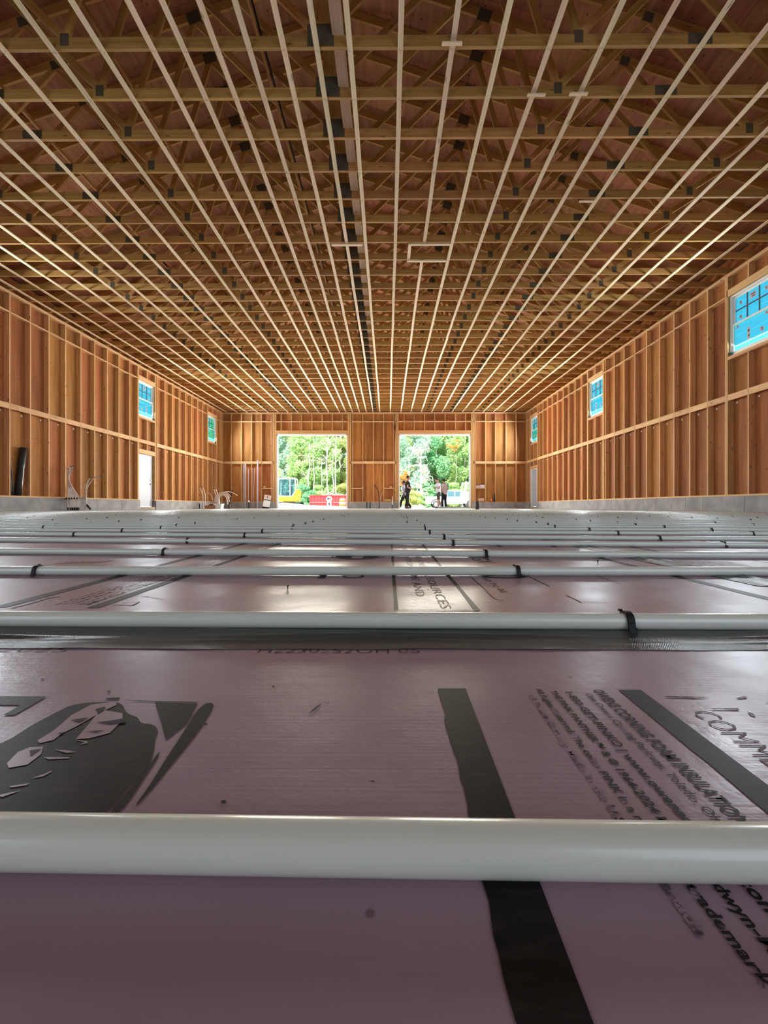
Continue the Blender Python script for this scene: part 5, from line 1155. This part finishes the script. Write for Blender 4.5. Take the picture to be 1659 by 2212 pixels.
    m.tube([pv - Vector((0, 0, 0.09)), pv, V['waist'] + bl * 0.8, V['chest'] + bl * 0.3, V['neck'] - Vector((0, 0, 0.09)), V['neck'] - Vector((0, 0, 0.045)), V['neck'] - Vector((0, 0, 0.01))], [0.160, 0.162, 0.158 + belly * 0.5, 0.162, 0.145, 0.105, 0.070], 16)
    m.v = [(q[0] * 0.88 + 0.0, q[1] * 1.10, q[2]) for q in m.v]
    for s_ in ('l', 'r'):
        sh = V['shoulder_' + s_]; el = V['elbow_' + s_]; inn = Vector((sh.x, sh.y * 0.55, sh.z - 0.02)); m.tube([inn, sh + Vector((0, 0, -0.005)), sh * 0.6 + el * 0.4, sh * (1 - sleeve) + el * sleeve], [0.085, 0.074, 0.070, 0.072], 12)
    cloth(m, 't_shirt')
    m = MB(); pv = V['pelvis']
    m.tube([pv + Vector((0, 0, 0.10)), pv + Vector((belly * 0.3, 0, 0.02)), pv - Vector((0, 0, 0.07)), pv - Vector((0, 0, 0.12))], [0.125, 0.152, 0.148, 0.10], 14); m.v = [(q[0] * 0.92, q[1] * 1.08, q[2]) for q in m.v]
    for s_ in ('l', 'r'):
        hp, kn, an = V['hip_' + s_], V['knee_' + s_], V['ankle_' + s_]
        if shorts: m.tube([hp + Vector((0, 0, 0.05)), hp * 0.7 + kn * 0.3, hp * 0.3 + kn * 0.7, kn * 0.92 + hp * 0.08], [0.098, 0.098, 0.092, 0.088], 12)
        else: m.tube([hp + Vector((0, 0, 0.05)), hp * 0.6 + kn * 0.4, kn, kn * 0.45 + an * 0.55, an + Vector((0, 0, 0.02))], [0.098, 0.094, 0.076, 0.072, 0.066], 12)
    cloth(m, 'shorts' if shorts else 'trousers')
    for s_ in ('l', 'r'):
        an, to = V['ankle_' + s_], V['toe_' + s_]; d = (to - an); d.z = 0; d.normalize(); bm = bmesh.new(); rot = Matrix.Rotation(math.atan2(d.y, d.x), 3, 'Z')
        def sole(p_):
            if p_.z < -0.35: p_.z = -0.35
            return p_
        ellipsoid(bm, (an.x + d.x * 0.07, an.y + d.y * 0.07, 0.022 + max(0, an.z - 0.09)), (0.145, 0.050, 0.062), 12, rot, sole)
        me = bpy.data.meshes.new('shoe'); bm.to_mesh(me); bm.free(); me.materials.append(M_SHOE); link('shoe', me, t)
    bm = bmesh.new()
    def hairf(p_):
        if p_.x > 0.25 and p_.z < 0.55: p_.x = 0.25 + (p_.x - 0.25) * 0.2
        if p_.z < -0.35: p_.z = -0.35 + (p_.z + 0.35) * 0.3
        return p_
    ellipsoid(bm, R((-0.012, 0, 0.022)), (0.104, 0.084, 0.112), 16, tilt, hairf); me = bpy.data.meshes.new('hair'); bm.to_mesh(me); bm.free(); me.materials.append(hairc); link('hair', me, t)
    if cap:
        bm = bmesh.new()
        def capf(p_):
            p_.z = max(p_.z, 0.0); return p_
        ellipsoid(bm, R((0, 0, 0.045)), (0.112, 0.09, 0.095), 16, tilt, capf); ellipsoid(bm, R((0.13, 0, 0.048)), (0.085, 0.07, 0.010), 12, tilt); me = bpy.data.meshes.new('cap'); bm.to_mesh(me); bm.free(); me.materials.append(cap); link('cap', me, t)
    if hold:
        h = V['hand_' + hold]; w_ = V['wrist_' + hold]; d = (h - w_).normalized()
        ph = thing('phone', {'r': 'dark phone held by the man in black clothes', 'l': 'dark phone held by the young man in the white t-shirt'}[hold], 'phone', (0, 0, 0))
        m = MB(); m.box((-0.075, -0.036, -0.004), (0.075, 0.036, 0.004)); m.build('phone_case', M_BLACK, ph, bevel=0.003); m = MB(); m.box((-0.07, -0.032, 0.004), (0.07, 0.032, 0.0046)); m.build('phone_screen', M_CARG, ph)
        mw = Matrix.Translation(loc) @ Matrix.Rotation(rz, 4, 'Z') @ Matrix.Scale(H / 1.75, 4); ph.location = mw @ (h + d * 0.06 + Vector((0, 0, 0.022))); ph.rotation_euler = (0, -0.25, rz)
    return t
# man in black, facing along the doorway, forearms out
person('standing man in black t-shirt and black trousers, forearms held out', ((880.5 - 838) / 890 * 23.3, 23.3, -0.004), 0.0, 1.86,
       dict(shoulder_l=(0, 0.19, 1.41), shoulder_r=(0, -0.19, 1.41), elbow_l=(-0.02, 0.24, 1.13), elbow_r=(-0.02, -0.24, 1.12), wrist_l=(0.24, 0.17, 1.06), wrist_r=(0.24, -0.18, 1.05), hand_l=(0.32, 0.14, 1.06), hand_r=(0.32, -0.15, 1.05),
            hip_l=(0, 0.09, 0.90), hip_r=(0, -0.09, 0.90), knee_l=(0.01, 0.10, 0.49), knee_r=(-0.03, -0.11, 0.49), ankle_l=(0.0, 0.10, 0.09), ankle_r=(-0.10, -0.12, 0.09), toe_l=(0.15, 0.13, 0.03), toe_r=(0.05, -0.14, 0.03), chest=(-0.02, 0, 1.27), head=(0.045, 0, 1.63)), M_TEE_BLACK, M_DENIM, hold='r', belly=0.05)
# a stride behind him
person('person in a pale top and black trousers striding behind the man in black', ((874.5 - 838) / 890 * 24.9, 24.9, -0.05), 2.9, 1.72,
       dict(shoulder_l=(0.03, 0.19, 1.41), shoulder_r=(0.03, -0.19, 1.41), elbow_l=(-0.10, 0.24, 1.15), elbow_r=(0.08, -0.24, 1.13), wrist_l=(0.0, 0.24, 0.92), wrist_r=(0.25, -0.20, 1.0), hand_l=(0.02, 0.24, 0.84), hand_r=(0.32, -0.18, 1.0),
            hip_l=(0, 0.09, 0.90), hip_r=(0, -0.09, 0.90), knee_l=(0.20, 0.10, 0.50), knee_r=(-0.14, -0.10, 0.48), ankle_l=(0.30, 0.10, 0.09), ankle_r=(-0.36, -0.10, 0.11), toe_l=(0.46, 0.11, 0.03), toe_r=(-0.22, -0.11, 0.04), chest=(0.03, 0, 1.28), neck=(0.05, 0, 1.47), head=(0.09, 0, 1.63)), M_TEE_WHITE, M_DENIM)
# white t-shirt, head bowed to the phone, facing the man in black
person('young man in white t-shirt and grey shorts, head bowed over a phone', ((946.5 - 838) / 890 * 24.3, 24.3, -0.004), pi + 0.25, 1.80,
       dict(shoulder_l=(0.0, 0.19, 1.41), shoulder_r=(0.0, -0.19, 1.41), elbow_l=(0.02, 0.23, 1.14), elbow_r=(0.02, -0.23, 1.14), wrist_l=(0.22, 0.12, 1.20), wrist_r=(0.20, -0.13, 1.17), hand_l=(0.28, 0.08, 1.23), hand_r=(0.27, -0.09, 1.20),
            hip_l=(0, 0.09, 0.90), hip_r=(0, -0.09, 0.90), knee_l=(0.04, 0.10, 0.49), knee_r=(-0.10, -0.12, 0.49), ankle_l=(0.05, 0.10, 0.09), ankle_r=(-0.24, -0.14, 0.10), toe_l=(0.21, 0.12, 0.03), toe_r=(-0.09, -0.17, 0.035), chest=(0.01, 0, 1.28), neck=(0.04, 0, 1.47), head=(0.10, 0, 1.61), tilt=0.45), M_TEE_WHITE, M_SHORT, shorts=True, hold='l')
# pink shirt, cap, seen from behind, hand on hip
person('man in dusty pink t-shirt, dark trousers and black cap, hand on hip', ((959.5 - 838) / 890 * 24.95, 24.95, -0.05), pi - 0.75, 1.83,
       dict(shoulder_l=(0.0, 0.20, 1.41), shoulder_r=(0.0, -0.20, 1.41), elbow_l=(-0.10, 0.38, 1.16), elbow_r=(-0.02, -0.26, 1.12), wrist_l=(0.06, 0.22, 1.02), wrist_r=(0.02, -0.25, 0.88), hand_l=(0.10, 0.16, 0.99), hand_r=(0.03, -0.25, 0.80),
            hip_l=(0, 0.09, 0.90), hip_r=(0, -0.09, 0.90), knee_l=(0.05, 0.12, 0.49), knee_r=(0.0, -0.11, 0.49), ankle_l=(0.02, 0.14, 0.09), ankle_r=(-0.02, -0.13, 0.09), toe_l=(0.17, 0.18, 0.03), toe_r=(0.13, -0.17, 0.03), head=(0.05, 0, 1.63), tilt=0.12), M_TEE_PINK, M_DENIM, cap=M_HAIR, belly=0.03)
